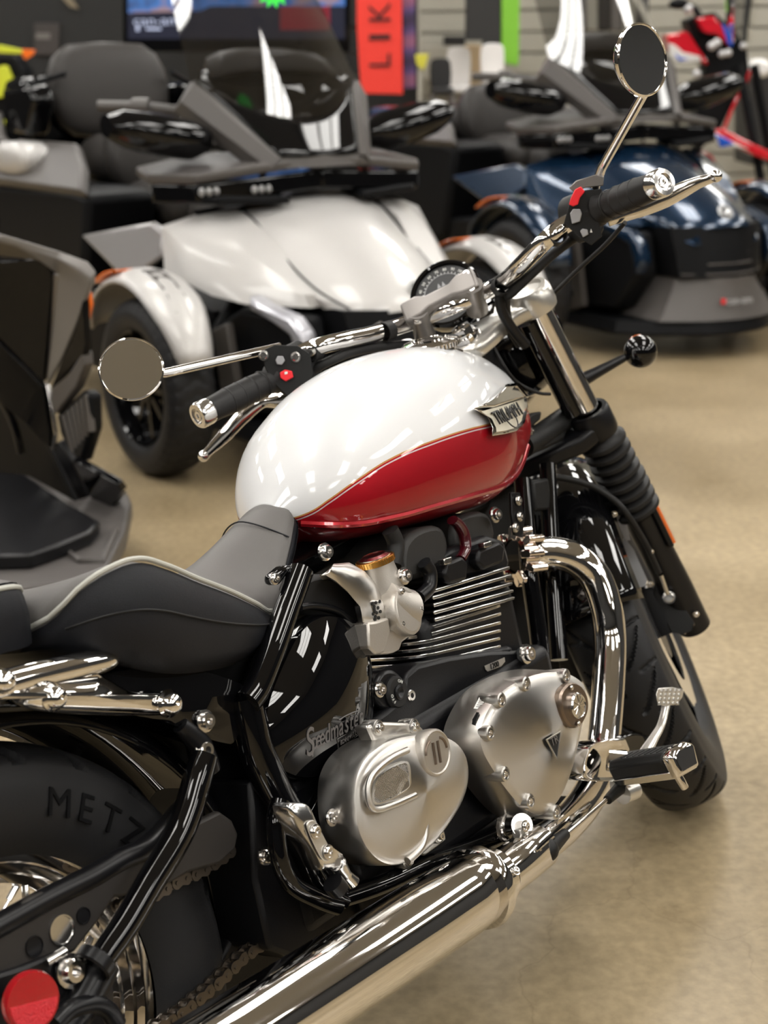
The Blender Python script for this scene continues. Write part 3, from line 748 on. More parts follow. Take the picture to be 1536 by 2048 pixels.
# ---- throttle body dressed as a carburettor
thr = G().lathe([(.031, -.045), (.033, -.008), (.0335, 0), (.032, .0035), (.0285, .0042), (.028, .0048), (.0001, .0052)], 56).obj('throttle_body', CAST, bike, T=frame(by(812, 1222, -.160), RT + V((.15, 0, .12))))
tT = frame(by(812, 1222, -.160), RT + V((.15, 0, .12)))
bolts(thr, [tT.inverted() @ by(u, v, -.166) for u, v in [(803, 1182), (841, 1218), (803, 1248)]], V((0, 0, 1)), .0035, .003)
tb('throttle_neck', [by(u, v, -.14) for u, v in [(765, 1200), (790, 1215), (812, 1222)]], [.026, .028, .030], CAST, n=28)
bw = [by(u, v, -.125) for u, v in [(770, 1185), (752, 1125)]]; ax_ = (bw[1] - bw[0]); L = ax_.length
bowl = G().lathe([(.027, 0), (.026, L * .4), (.0235, L * .85), (.0235, L * 1.0), (.0001, L)], 40).obj('float_chamber', CAST, bike, T=frame(bw[0], ax_))
G().lathe([(.0248, L * .96), (.0262, L * .97), (.0262, L * 1.15), (.0248, L * 1.17), (.02, L * 1.17)], 72).obj('gold_ring', GOLD, bowl, T=M())
g = G()
for a in range(40): g.box((.0263, 0, L * 1.06), (.0012, .0018, L * .15), T=M.Rotation(a * pi / 20, 4, 'Z'))
g.obj('ring_knurl', GOLD, bowl, T=M())
G().lathe([(.0225, L * 1.12), (.0225, L * 1.2), (.016, L * 1.26), (.013, L * 1.23), (.0001, L * 1.23)], 36).obj('chamber_cap', CHROME2, bowl, T=M())
lowb = prismo('lower_housing', [(745, 1265), (775, 1262), (800, 1255), (828, 1250), (822, 1272), (805, 1285), (800, 1300), (780, 1308), (752, 1308), (742, 1292)], -.10, -.155, CAST, smooth=2, bevel=.004)
prismo('housing_face', [(738, 1295), (736, 1245), (752, 1243), (778, 1235), (782, 1262), (770, 1305), (752, 1310)], -.10, -.160, CAST, lowb, bevel=.003)
# curved shroud
sh = G(); rows = []
arc = [(652, 1148, 640, 1152), (668, 1130, 655, 1150), (697, 1128, 672, 1160), (728, 1145, 695, 1180), (752, 1172, 712, 1200), (766, 1200, 722, 1212), (776, 1240, 726, 1228), (778, 1255, 728, 1248)]
for (a, b, c, d) in arc: rows.append([by(a, b, -.085), by(a, b, -.135), by((a + c) / 2, (b + d) / 2, -.150), by(c, d, -.150), by(c, d, -.145), by(c + 8, d + 10, -.10)])
shr = G().rings([crl(r, 2, False) for r in rows], False).obj('intake_shroud', ALU, bike, solid=.003, ang=45)
pf = px([(726, 1210), (742, 1200), (766, 1200), (777, 1245), (748, 1262), (736, 1258)], -.152)
pn = G().prism(pf, (0, .016, 0)).obj('vent_panel', ALU, shr, bevel=.002, T=M())
hp = G().lathe([(.0023, 0), (.0023, .0008), (.0001, .0008)], 12).obj('vent_hole', BLACKP, pn, T=M())
hs = []
for r in range(5):
    for c_ in range(2 if r % 2 else 3):
        u = 744 + c_ * 7.5 + (3.5 if r % 2 else 0) + r * .8; v = 1208 + r * 10 - c_ * 2.5; hs.append(frame(by(u, v, -.1524), RT))
for r in range(1, 5): hs.append(frame(by(747 + r * 1.2, 1203 + r * 10, -.1524), RT))
inst(hp, pn, hs)
# air box rubber behind the shroud
prismo('air_duct', [(605, 1222), (600, 1175), (625, 1150), (665, 1150), (700, 1178), (722, 1215), (728, 1260), (690, 1255), (640, 1235)], -.02, -.12, RUBBERL, smooth=3, bevel=.01)
tb('duct_rib', [by(u, v, -.125) for u, v in [(600, 1215), (630, 1212), (680, 1225), (725, 1270)]], .005, SATIN)
bolts(bike, [by(648, 1104, -.10)], RT, .009, .008, name='frame_bolt'); bolts(bike, [by(988, 1030, -.11), by(806, 1152, -.15)], RT, .009, .008, name='frame_bolt')
# ---- side cover
SC = [(522, 1475), (532, 1405), (560, 1330), (596, 1262), (640, 1228), (690, 1232), (726, 1262), (744, 1320), (750, 1390), (744, 1450), (722, 1500), (685, 1535), (640, 1556), (600, 1560), (560, 1545), (532, 1520)]
sd, sdc = cover('side_cover', SC, -.135, -.07, GLOSS, flare=.90, dome=.024, rs=(.96, .9, .8, .7, .58, .45, .3, .15), cut=.03, ang=50)
def on_cover(u, v, off=.0006):
    # intersect with the domed face (measured on the mesh itself)
    from mathutils.bvhtree import BVHTree
    global _bv
    if '_bv' not in globals():
        me = sd.data; _bv = BVHTree.FromPolygons([tuple(q.co) for q in me.vertices], [tuple(p.vertices) for p in me.polygons])
    d = _rb(u, v).normalized(); h = _bv.ray_cast(CB, d)
    return (h[0] + (h[1] if h[1].y < 0 else -h[1]) * off, (h[1] if h[1].y < 0 else -h[1])) if h[0] else (by(u, v, -.15), RT)
def curved_text(body, path, size, m, parent, name, sx=1.0, shear=0.2, widths=None):
    # letters set one by one along a path on the cover
    n = len(body); ws = widths or [1] * n; tot = sum(ws); acc = 0
    for ch, w_ in zip(body, ws):
        t = (acc + w_ / 2) / tot; acc += w_
        u = interp_l(path, t); u2 = interp_l(path, min(1, t + .04)); u1 = interp_l(path, max(0, t - .04))
        P, n_ = on_cover(*u); A = on_cover(*u2)[0]; Bq = on_cover(*u1)[0]
        text(ch, size * (1.5 if ch == 'S' else 1), frame(P, n_, A - Bq), m, parent, name, shear=shear, sx=sx)
def interp_l(path, t):
    k = t * (len(path) - 1); i = min(int(k), len(path) - 2); f_ = k - i
    return (lerp(path[i][0], path[i + 1][0], f_), lerp(path[i][1], path[i + 1][1], f_))
curved_text('Speedmaster', [(612, 1490), (640, 1477), (680, 1455), (724, 1432)], .034, GREYP, sd, 'script_letter', sx=.62, shear=.25, widths=[1.4, 1, .95, .95, 1.05, 1.5, 1, .85, .7, .85, .75])
tb('script_stroke', [on_cover(u, v)[0] for u, v in [(677, 1440), (690, 1432), (705, 1425), (718, 1421)]], .0008, GREYP, sd, n=5, smooth=3)
fr = [(674, 1478), (718, 1452), (720, 1467), (676, 1497)]
tb('model_frame', [on_cover(u, v)[0] for u, v in fr + fr[:1]], .0006, GREYP, sd, n=5, smooth=0)
curved_text('BONNEVILLE', [(680, 1486), (698, 1476), (716, 1463)], .0085, GREYP, sd, 'model_letter', sx=.8, shear=0)
# ---- ignition lock area
ig = prismo('ignition_plate', [(750, 1375), (765, 1343), (790, 1340), (815, 1365), (830, 1390), (815, 1420), (780, 1425), (755, 1405)], -.10, -.135, SATIN, smooth=3, bevel=.006)
igp = by(793, 1385, -.138); G().lathe([(.022, -.01), (.022, 0), (.019, .004), (.0001, .004)], 36).obj('lock_ring', RUBBERL, ig, T=frame(igp, RT)); G().lathe([(.010, 0), (.010, .006), (.007, .007), (.0001, .003)], 24).obj('lock_barrel', SATIN, ig, T=frame(igp, RT))
for i, (ch, a) in enumerate(zip('ONOFF', (40, 20, 150, 168, 186))):
    A = radians(a + 30); T_ = frame(igp + RT * .0045 + V((.0150 * cos(A), 0, .0150 * sin(A))), RT, V((sin(A), 0, -cos(A)))); text(ch, .006, T_, WHITEP, ig, 'lock_lettering', depth=.0003)
bolts(ig, [by(758, 1379, -.136), by(816, 1391, -.136)], RT, .008, .006)
bolts(bike, [by(842, 1377, -.12)], RT, .005, .004, name='frame_bolt')
tb('hose', [by(u, v, -.12) for u, v in [(845, 1380), (852, 1410), (860, 1440), (856, 1470)]], .008, SATIN)
# ---- exhaust
HP = [(1035, 1112, -.05), (1066, 1108, -.055), (1105, 1106, -.075), (1150, 1118, -.10), (1190, 1155, -.118), (1212, 1215, -.128), (1220, 1280, -.13), (1218, 1360, -.135), (1212, 1440, -.14), (1205, 1500, -.145), (1192, 1560, -.155), (1165, 1610, -.17), (1125, 1655, -.185), (1080, 1690, -.195), (1030, 1728, -.205), (985, 1762, -.215), (955, 1785, -.22)]
hd = tb('header_pipe', [by(*p) for p in HP], .0265, CHROME, n=36, smooth=6)
# second header of the far cylinder, running behind
tb('header_pipe', [V(p) for p in ((1.08, .06, .58), (1.15, .06, .565), (1.20, .085, .50), (1.20, .10, .40), (1.16, .12, .28), (1.05, .16, .22), (.85, .19, .20), (.65, .21, .215), (.1, .22, .26))], .0265, CHROME, n=20)
mA, mB = by(958, 1773, -.22), by(480, 2078, -.22); md = (mB - mA).normalized()
MT = frame(mA, md)
muf = G().lathe([(.030, -.030), (.034, -.012), (.044, -.002), (.0480, .012), (.0500, .05), (.0510, .14), (.0510, .74), (.046, .80), (.038, .86), (.032, .86), (.032, .7)], 72).obj('silencer', CHROME, bike, T=MT)
G().lathe([(.0455, -.006), (.0545, -.006), (.0565, .003), (.0540, .012), (.0480, .013)], 72).obj('silencer_collar', CHROME, muf, T=M())
G().lathe([(.0345, -.040), (.0405, -.036), (.0405, -.018), (.0450, -.012), (.0450, -.006), (.0345, -.004)], 60).obj('pipe_clamp', CHROME, muf, T=M())
tb('heat_shield', [by(*p) for p in [(1000, 1752, -.225), (1040, 1722, -.222), (1075, 1695, -.212)]], .0315, CHROME, n=36, smooth=3)
bolts(muf, [V((.02, .036, -.03)), V((-.030, .020, -.025))], [V((0, 1, 0)), V((-1, 1, 0))], .005, .004)
# finned exhaust clamp: a stack of cast lobes round the port
cA = by(1040, 1112, -.052); cD = (by(1105, 1106, -.075) - by(1030, 1112, -.05)).normalized(); cT = frame(cA, cD)
rose = G().lathe([(.028, -.014), (.034, -.012), (.034, .012), (.028, .016)], 36).obj('exhaust_clamp', NICKEL, bike, T=cT)
lob = G().prism([(.028, -.0062, -.016), (.044, -.0072, -.012), (.049, -.003, -.012), (.049, .003, -.012), (.044, .0072, -.012), (.028, .0062, -.016)], (0, 0, .030)).obj('clamp_fin', NICKEL, rose, bevel=.0018, T=M())
inst(lob, rose, [M.Rotation(a * 2 * pi / 11, 4, 'Z') @ M.Translation((0, 0, .004 if a % 2 else -.004)) for a in range(11)])
# ------------------------------------------------------------------ steering head, fork, bars (built straight ahead, then turned by MS)
FWDF = V((.904, 0, .427))                  # forward, square to the fork
def fk(t, h, o=0.0): return V((1.51 - t * .427, h, .32 + t * .904)) + FWDF * o
def FS(t, h, o=0.0): return MS @ fk(t, h, o)
MSR = MS.to_3x3()
SAW = MSR @ SA; FFW = MSR @ FWDF; LFW = MSR @ V((0, 1, 0))
for sg in (-1, 1):
    h = .118 * sg
    tb('fork_tube', [FS(.45, h), FS(.695, h)], .0215, CHROME, n=36, smooth=0)
    low = G().lathe([(.022, 0), (.030, .006), (.031, .10), (.029, .20), (.030, .27), (.034, .29), (.034, .31), (.0001, .31)], 36).obj('fork_lower', SATIN, bike, T=frame(FS(-.035, h), SAW))
    prof = []
    for i in range(8):
        z = .275 + i * .0205; r = .031 + (.012 if i < 4 else .010)
        prof += [(r - .012, z), (r, z + .006), (r, z + .013), (r - .012, z + .0195)]
    G().lathe([(.030, .27)] + prof + [(.028, .445)], 36).obj('fork_gaiter', RUBBERL, bike, T=frame(FS(-.035, h), SAW), ang=60)
    G().lathe([(.034, .41), (.036, .415), (.036, .455), (.034, .46), (.027, .46)], 36).obj('lower_clamp', SATIN, bike, T=frame(FS(0, h), SAW))
# chrome cover with the dark inner sleeve of the right tube
tb('fork_sleeve', [FS(.47, -.118, -.010) + LFW * .022, FS(.655, -.118, -.010) + LFW * .022], .017, GLOSS, n=30, smooth=0)
# lower yoke
g = G(); g.prism([FS(.41, -.145, .02), FS(.41, -.145, -.02), FS(.41, -.09, -.05), FS(.41, .09, -.05), FS(.41, .145, -.02), FS(.41, .145, .02), FS(.41, .05, .03), FS(.41, -.05, .03)], SAW * .032)
g.obj('lower_yoke', SATIN, bike, bevel=.008, seg=3)
bolts(bike, [nr(1145, 783, FS(.43, -.15, -.03)), nr(1172, 803, FS(.40, -.15, -.03)), nr(1183, 818, FS(.385, -.15, -.03))], -FFW, .006, .006, name='yoke_bolt')
# top yoke: a waisted silver casting
def outl(pts, t): return [FS(t, y, o) for y, o in pts]
yk = [(-.150, .004), (-.146, .028), (-.118, .038), (-.088, .026), (-.050, .006), (0, .004), (.05, .006), (.088, .026), (.118, .038), (.146, .028), (.150, .004), (.140, -.024), (.112, -.034), (.075, -.040), (.045, -.068), (.02, -.088), (0, -.092), (-.02, -.088), (-.045, -.068), (-.075, -.040), (-.112, -.034), (-.140, -.024)]
a = crl(outl(yk, .664), 4); b = crl(outl(yk, .692), 4); c = sum(b, V((0, 0, 0))) / len(b)
G().rings([inset(a, .006, SAW), [p + SAW * .004 for p in a], [p + SAW * -.010 for p in b], inset([p + SAW * -.003 for p in b], .003, SAW), inset(b, .010, SAW)]).obj('top_yoke', YOKE, bike, ang=75)
for sg in (-1, 1):
    G().lathe([(.034, -.03), (.036, -.022), (.036, .004), (.031, .012), (.025, .013), (.024, .006), (.020, .005), (.019, .009), (.0001, .010)], 48).obj('fork_cap', YOKE, bike, T=frame(FS(.693, .118 * sg), SAW))
# steering head and nut
tb('steering_head', [SO + SA * .80, SO + SA * 1.0], .034, SATIN, smooth=0, n=30)
sn = FS(.697, 0, -.054); G().lathe([(.026, -.004), (.026, .003), (.020, .004), (.020, .008), (.0001, .008)], 40).obj('steering_washer', CHROME, bike, T=frame(sn, SAW)); G().lathe([(.0175, .006), (.0175, .016), (.011, .018), (.0105, .012), (.0001, .012)], 6).obj('steering_nut', CHROME, bike, T=frame(sn, SAW))
# instrument: round speedometer ahead of the clamp
spT = frame(nr(893, 590, st(1.235, .012, .995)), -FFW * .62 + SAW * .78, -LFW)
sp = G().lathe([(.0001, -.05), (.045, -.045), (.058, -.02), (.0615, 0), (.0615, .006), (.058, .010), (.0535, .009), (.0525, .004), (.0001, .004)], 72).obj('speedometer', GLOSS, bike, T=spT)
G().lathe([(.0528, .0042), (.0001, .0044)], 64).obj('dial', DIALF, sp, T=M())
G().lathe([(.036, .0046), (.0368, .005), (.0376, .0046)], 64, mi=0).obj('dial_ring', GREYSW, sp, T=M())
for i, n_ in enumerate(range(0, 150, 10)):
    A = radians(222 - i * 18.5); r = .0448
    text(str(n_), .0068, M.Translation((r * cos(A), r * sin(A), .0048)) @ M.Rotation(A - pi / 2, 4, 'Z'), WHITEP, sp, 'dial_number', depth=.0002)
tk = G().box((.0385, 0, .005), (.003, .0008, .0004)).obj('dial_tick', WHITEP, sp, T=M())
inst(tk, sp, [M.Rotation(radians(222 - i * 9.25), 4, 'Z') for i in range(29)])
G().prism([(-.006, -.0012, .006), (.034, -.0004, .006), (.034, .0004, .006), (-.006, .0012, .006)], (0, 0, .0008)).obj('needle', WHITEP, sp, T=M.Rotation(radians(215), 4, 'Z')); G().lathe([(.006, .004), (.006, .0075), (.0001, .008)], 24).obj('needle_hub', SATIN, sp, T=M())
for dx in (-.006, .002): G().rings([[V((dx + .004 * cos(a), .018 + .006 * sin(a) * (1 if k == 0 else .1), .0048 + z)) for a in (pi / 2, pi * 7 / 6, -pi / 6)] for k, z in ((0, 0), (0, .0003))]).obj('dial_mark', GREYSW, sp, T=M())
# handlebar: px pairs snapped to the symmetrical estimate
def hb(u, v, x, y, z): return nr(u, v, st(x, y, z))
BL = [hb(905, 612, 1.145, -.004, .985), hb(820, 645, 1.165, .075, .981), hb(745, 668, 1.10, .12, .978), hb(690, 680, 1.05, .16, .984), hb(640, 692, 1.02, .19, .990), hb(600, 708, 1.02, .23, .995), hb(560, 742, 1.01, .262, .996), hb(480, 785, .955, .32, .988), hb(425, 815, .905, .365, .981)]
BR = [hb(905, 612, 1.145, -.004, .985), hb(972, 582, 1.165, -.075, .981), hb(1012, 560, 1.12, -.12, .982), hb(1045, 528, 1.05, -.155, .986), hb(1090, 482, 1.0, -.19, .991), hb(1130, 450, 1.01, -.23, .996), hb(1185, 425, 1.01, -.262, .996), hb(1255, 395, .955, -.32, .988), hb(1305, 372, .915, -.365, .981)]
tb('handlebar', BL[::-1][1:] + BR[1:-1], .0135, CHROME, n=28, smooth=6)
# risers and clamp
for (u, v, y), base in (((835, 622, .048), (850, 672)), ((945, 570, -.048), (955, 620))):
    top = nr(u, v, st(1.13, y, 1.00)); bs = nr(base[0], base[1], FS(.70, y, -.03))
    tb('handlebar_riser', [bs, bs.lerp(top, .55), top], [.018, .0155, .0165], CLAMP, smooth=2, n=24)
    bolts(bike, [nr(u - 6 if y > 0 else 935, 607 if y > 0 else 550, top + V((.02, 0, .02))), nr(u + 1 if y > 0 else 946, 640 if y > 0 else 580, top)], (SAW * .8 - FFW * .6).normalized(), .006, .006, name='clamp_bolt')
cl0, cl1 = hb(828, 630, 1.148, .052, 1.000), hb(942, 572, 1.148, -.052, 1.000)
g = G(); cx = (cl1 - cl0).normalized(); cz = (SAW * .8 - FFW * .5).normalized(); cyv = cz.cross(cx).normalized()
def blk(o, w, a_, hgt): return [o + cyv * (-a_) + cz * 0, o + cyv * a_, o + cyv * a_ + cz * hgt, o - cyv * a_ + cz * hgt]
g.rings([blk(cl0 - cx * .014, 0, .020, .018), blk(cl0 + cx * .014, 0, .020, .020), blk(cl0 + cx * .03, 0, .013, .018), blk(cl1 - cx * .03, 0, .013, .018), blk(cl1 - cx * .014, 0, .020, .020), blk(cl1 + cx * .014, 0, .020, .018)])
g.obj('handlebar_clamp', CLAMP, bike, bevel=.005, seg=3)
# grips, bar ends, switches, levers, mirrors
def grip_side(E0, E1, sgn):
    d = (E1 - E0).normalized(); L = (E1 - E0).length
    gr = G().lathe([(.015, -.008), (.024, -.006), (.0255, 0), (.0255, .006), (.021, .010), (.0235, .014), (.0235, .018), (.0185, .024), (.0205, .05), (.0212, L * .7), (.0195, L * .9), (.0190, L), (.012, L)], 40).obj('grip', RUBBERL, bike, T=frame(E0, d), ang=60)
    G().lathe([(.0135, L - .002), (.0195, L), (.0205, L + .004), (.0205, L + .020), (.0185, L + .023), (.0125, L + .0235), (.0120, L + .020), (.008, L + .020), (.0075, L + .022), (.0035, L + .022), (.003, L + .019), (.0001, L + .019)], 40).obj('bar_end', CHROME2, gr, T=M())
    for k in range(4): G().lathe([(.0205, L * (.25 + k * .16)), (.0216, L * (.25 + k * .16) + .002), (.0205, L * (.25 + k * .16) + .004)], 32).obj('grip_ridge', RUBBERL, gr, T=M())
    return gr
dL = (hb(405, 827, .896, .378, .980) - hb(565, 748, 1.012, .262, .996)); L0 = hb(562, 750, 1.012, .262, .996)
grip_side(L0, L0 + dL * .90, 1)
R0 = hb(1190, 420, 1.012, -.262, .996); R1 = hb(1328, 364, .896, -.378, .980)
grip_side(R0, R0 + (R1 - R0) * .86, -1)
# switch pods
def pod(c, d, up, pts, m=MATTE, w=.022, nm='switch_housing'):
    T = frame(c, d, up); g = G(); n = 22
    rs = []
    for z, k in ((-w, .80), (-w * .8, 1.0), (w * .8, 1.0), (w, .86)):
        rs.append([V((k * interp_r(pts, 2 * pi * j / n) * cos(2 * pi * j / n), k * interp_r(pts, 2 * pi * j / n) * sin(2 * pi * j / n), z)) for j in range(n)])
    o = g.rings(rs).obj(nm, m, bike, T=T, ang=50, bevel=.002); return o, T
def interp_r(rs, a):
    n = len(rs); k = a / (2 * pi) * n; i = int(k) % n; return lerp(rs[i], rs[(i + 1) % n], k - int(k))
dl = dL.normalized(); toc = (CB - L0).normalized(); upl = (toc - dl * toc.dot(dl)).normalized()
pL, TL = pod(hb(588, 738, 1.03, .235, .998), dl, upl, [.030, .029, .033, .040, .036, .028, .026, .026, .031, .037, .035, .031], w=.034)
dr = (R1 - R0).normalized(); tocr = (CB - R0).normalized(); upr = (tocr - dr * tocr.dot(dr)).normalized()
pR, TR = pod(hb(1162, 432, 1.03, -.235, .998), dr, upr, [.028, .027, .032, .040, .034, .024, .020, .022, .026, .036, .034, .028], w=.024)
def btn(u, v, c, nm, m, pts, par, off, hgt=.004, T=None):
    n = (CB - c).normalized(); off += .015; o = nr(u, v, c + n * off)
    a = [nr(u + x, v + y, o) for x, y in pts]
    q = G().prism(a, n * hgt).obj(nm, m, bike, bevel=.0012); return q
cL = hb(588, 738, 1.03, .235, .998); cR = hb(1162, 432, 1.03, -.235, .998)
btn(574, 750, cL, 'kill_switch', REDSW, [(-14, -5), (-4, -11), (10, -8), (13, 4), (-2, 13), (-13, 6)], None, .024, .008)
btn(572, 750, cL, 'switch_mark', WHITEP, [(-3, -6), (3, -7), (3, -2), (-3, -1)], None, .0325, .0006)
btn(560, 721, cL, 'switch_button', GREYSW, [(-9, -1), (-5, -9), (6, -9), (10, 0), (4, 9), (-6, 8)], None, .026, .006)
for u, v in ((527, 711), (591, 714)): bolts(bike, [nr(u, v, cL + (CB - cL).normalized() * .041)], (CB - cL).normalized(), .006, .004, name='switch_screw')
prl = [(-30, -8), (-12, -26), (18, -26), (34, -6), (30, 22), (10, 40), (-14, 36), (-26, 14)]
btn(1154, 391, cR, 'kill_switch', REDSW, [(-16, 18), (-12, 4), (-4, -12), (8, -18), (16, -8), (6, 4), (2, 18), (-8, 22)], None, .032, .006)
btn(1152, 433, cR, 'switch_button', GREYSW, [(-12, -6), (-6, -15), (8, -15), (12, -6), (8, 10), (-8, 15)], None, .026, .006)
btn(1168, 466, cR, 'switch_button', GREYSW, [(-8, -4), (-3, -9), (7, -7), (9, 3), (-2, 9)], None, .024, .006)
btn(1182, 462, cR, 'switch_mark', WHITEP, [(-2, 3), (0, -5), (3, 3)], None, .026, .0006)
btn(1168, 466, cR, 'switch_body', MATTE, [(-40, -20), (-28, -62), (-6, -84), (36, -88), (34, -60), (30, -20), (36, 6), (14, 24), (-6, 12)], None, -.004, .028)
btn(1190, 372, cR, 'reservoir_clamp', CLAMP, [(-52, 4), (-38, -10), (0, -22), (18, -18), (16, 0), (-20, 4), (-40, 14)], None, .004, .02)
btn(560, 742, cL, 'switch_body', MATTE, [(-36, -40), (-10, -52), (36, -50), (60, -34), (66, 8), (50, 44), (14, 50), (-14, 22), (-30, -8)], None, -.002, .026)
# levers
def lever(pts, rs, est, nm):
    P = [hb(u, v, *e) for (u, v), e in zip(pts, est)]
    o = G().tube(P, rs, 16, smooth=6, flat=((0, 0, 1), .55)).obj(nm, CHROME, bike, ang=60)
    G().ball(P[-1], rs[-1] * 1.45, 16).obj('lever_ball', CHROME, o, T=M())
    return o
lever([(640, 770), (600, 788), (560, 800), (525, 805), (490, 828), (450, 870), (425, 895), (407, 912)], [.009, .011, .013, .009, .0125, .0115, .0085, .0065], [(1.07, .27, .975), (1.075, .29, .973), (1.075, .31, .972), (1.075, .33, .970), (1.072, .36, .968), (1.068, .40, .960), (1.064, .43, .956), (1.061, .453, .952)], 'clutch_lever')
lever([(1215, 440), (1250, 428), (1290, 415), (1330, 398), (1365, 380), (1395, 366), (1418, 358), (1432, 352)], [.010, .011, .012, .013, .012, .009, .0075, .0065], [(1.07, -.27, .975), (1.075, -.30, .973), (1.075, -.33, .972), (1.072, -.36, .970), (1.07, -.39, .965), (1.066, -.42, .960), (1.063, -.44, .956), (1.061, -.453, .952)], 'brake_lever')
# mirrors
mlc = hb(263, 740, .86, .41, 1.10); nml = ((CB - mlc).normalized() * .985 + V((.0, -.1, .22))).normalized()
def mirror(c, n, R1, R2, nm, stalk, upv, back):
    T = frame(c, n, upv)
    S_ = M.Diagonal((R1, R2, 1, 1))
    g = G().lathe([(.0001, -.022), (.45, -.020), (.85, -.010), (1.0, -.001), (1.03, .003), (1.03, .006), (.985, .0075), (.965, .006), (.965, .004)], 64)
    for i, p in enumerate(g.v): g.v[i] = V((p.x * R1, p.y * R2, p.z))
    o = g.obj(nm, CHROME, bike, T=T)
    g = G().lathe([(.97, .0052), (.0001, .0052 + back)], 64)
    for i, p in enumerate(g.v): g.v[i] = V((p.x * R1, p.y * R2, p.z))
    g.obj('mirror_glass', MIRRORG, o, T=M())
    Ti = T.inverted(); G().tube([Ti @ p for p in stalk], [.0068] * len(stalk), 18).obj('mirror_stalk', CHROME, o, T=M())
    return o
NL = (V((-.62, -.66, .26))).normalized()
sL = [hb(330, 746, .90, .38, 1.085), hb(560, 694, 1.02, .27, 1.03), hb(562, 712, 1.02, .265, 1.005)]
mirror(mlc, NL, .0465, .0465, 'left_mirror', [mlc - NL * .012] + sL, V((0, 0, 1)), 0)
mrc = hb(1279, 121, .86, -.41, 1.10)
NR = V((-.25, -.96, -.10)).normalized()
sR = [hb(1286, 190, .89, -.39, 1.075), hb(1204, 335, 1.0, -.28, 1.02), hb(1190, 375, 1.02, -.265, 1.0)]
mr = mirror(mrc, NR, .0475, .0475, 'right_mirror', [mrc - NR * .014 - V((0, 0, .040))] + sR, V((1, 0, 0)), 0.0)
for o in [x for x in bike.children if x.name in ('left_mirror', 'right_mirror')]: o.name = 'mirror'
# cable straps and cables
for P_, n_ in ((hb(775, 662, 1.12, .105, .979), 0), (hb(628, 702, 1.02, .20, .992), 0), (hb(1003, 572, 1.13, -.11, .981), 0), (hb(1112, 470, 1.0, -.215, .994), 0)):
    dd = (BL[2] - BL[1]).normalized() if P_.y > .06 else (BR[3] - BR[2]).normalized()
    G().lathe([(.0138, -.008), (.0155, -.008), (.0155, .008), (.0138, .008)], 24).obj('cable_strap', RUBBERL, bike, T=frame(P_, dd))
tb('cable', [hb(590, 760, 1.04, .23, .985), hb(660, 722, 1.03, .18, .975), hb(720, 700, 1.08, .14, .965), hb(800, 690, 1.15, .07, .955), nr(850, 690, st(1.2, .03, .93))], .0075, RUBBERL)
tb('cable', [hb(1180, 455, 1.05, -.25, .985), hb(1110, 505, 1.04, -.20, .97), hb(1030, 580, 1.12, -.13, .965), hb(1012, 600, 1.15, -.12, .955), hb(1018, 650, 1.18, -.11, .92), hb(1040, 690, 1.2, -.10, .88)], .0075, RUBBERL)
tb('cable', [hb(1000, 575, 1.14, -.115, .975), hb(1003, 620, 1.15, -.12, .93), hb(1030, 665, 1.18, -.11, .90), hb(1052, 690, 1.2, -.09, .87)], .0085, SATIN)
tb('cable', [hb(1250, 445, 1.06, -.28, .97), hb(1210, 490, 1.12, -.27, .92), hb(1150, 545, 1.2, -.22, .86), hb(1095, 600, 1.25, -.17, .80)], .0035, RUBBERL)
tb('cable', [hb(985, 690, 1.17, -.02, .88), hb(1010, 735, 1.17, -.03, .84), hb(1035, 765, 1.2, -.06, .81), hb(1075, 785, 1.22, -.09, .80), hb(1100, 788, 1.24, -.1, .80)], .0028, RUBBERL)
# headlamp shell ahead of the yokes
hc = nr(1030, 705, FS(.55, 0, .075)); hl = G().lathe([(.0001, -.085), (.035, -.078), (.062, -.055), (.078, -.020), (.084, .02), (.086, .035), (.090, .038), (.090, .05), (.084, .052), (.0001, .06)], 56).obj('headlamp', GLOSS, bike, T=frame(hc, FFW + V((0, 0, -.05))))
# indicator: ball on a stalk, right and left
for sg, (u, v) in ((-1, (1281, 703)), (1, (0, 0))):
    if sg < 0: bc = nr(u, v, st(1.38, -.26, .80)); base = nr(1150, 768, FS(.43, -.13, .02)); mid = nr(1250, 715, base.lerp(bc, .8))
    else: bc = st(1.38, .26, .80); base = FS(.43, .13, .02); mid = base.lerp(bc, .8)
    o = G().ball(bc, .0285, 32).obj('indicator', GLOSS, bike)
    G().tube([base, base.lerp(mid, .4), base.lerp(mid, .9), mid], [.014, .010, .0075, .0065], 16).obj('indicator_stalk', SATIN, o, T=M())
    G().lathe([(.0200, .016), (.0215, .019), (.0215, .023), (.0190, .026), (.0001, .029)], 40).obj('indicator_lens', AMBER, o, T=frame(bc, FFW + LFW * 0))
# frame neck: matt bracket between head and tank
prismo('neck_bracket', [(1035, 905), (1060, 880), (1120, 832), (1140, 850), (1130, 880), (1090, 900), (1050, 915)], -.02, -.05, MATTE, bevel=.006)
tb('frame_backbone', [SO + SA * .86, V((1.05, 0, .78)), V((.8, 0, .70)), V((.6, 0, .68))], .025, GLOSS, n=20)
tb('neck_tube', [by(1128, 838, -.035), by(1085, 868, -.035), by(1045, 893, -.04)], .020, MATTE, n=24)
prismo('ignition_coil', [(1052, 838), (1066, 825), (1085, 822), (1082, 840), (1062, 856)], -.02, -.05, MATTE, bevel=.004)
bolts(bike, [by(1060, 862, -.06)], RT, .005, .005, name='neck_bolt')
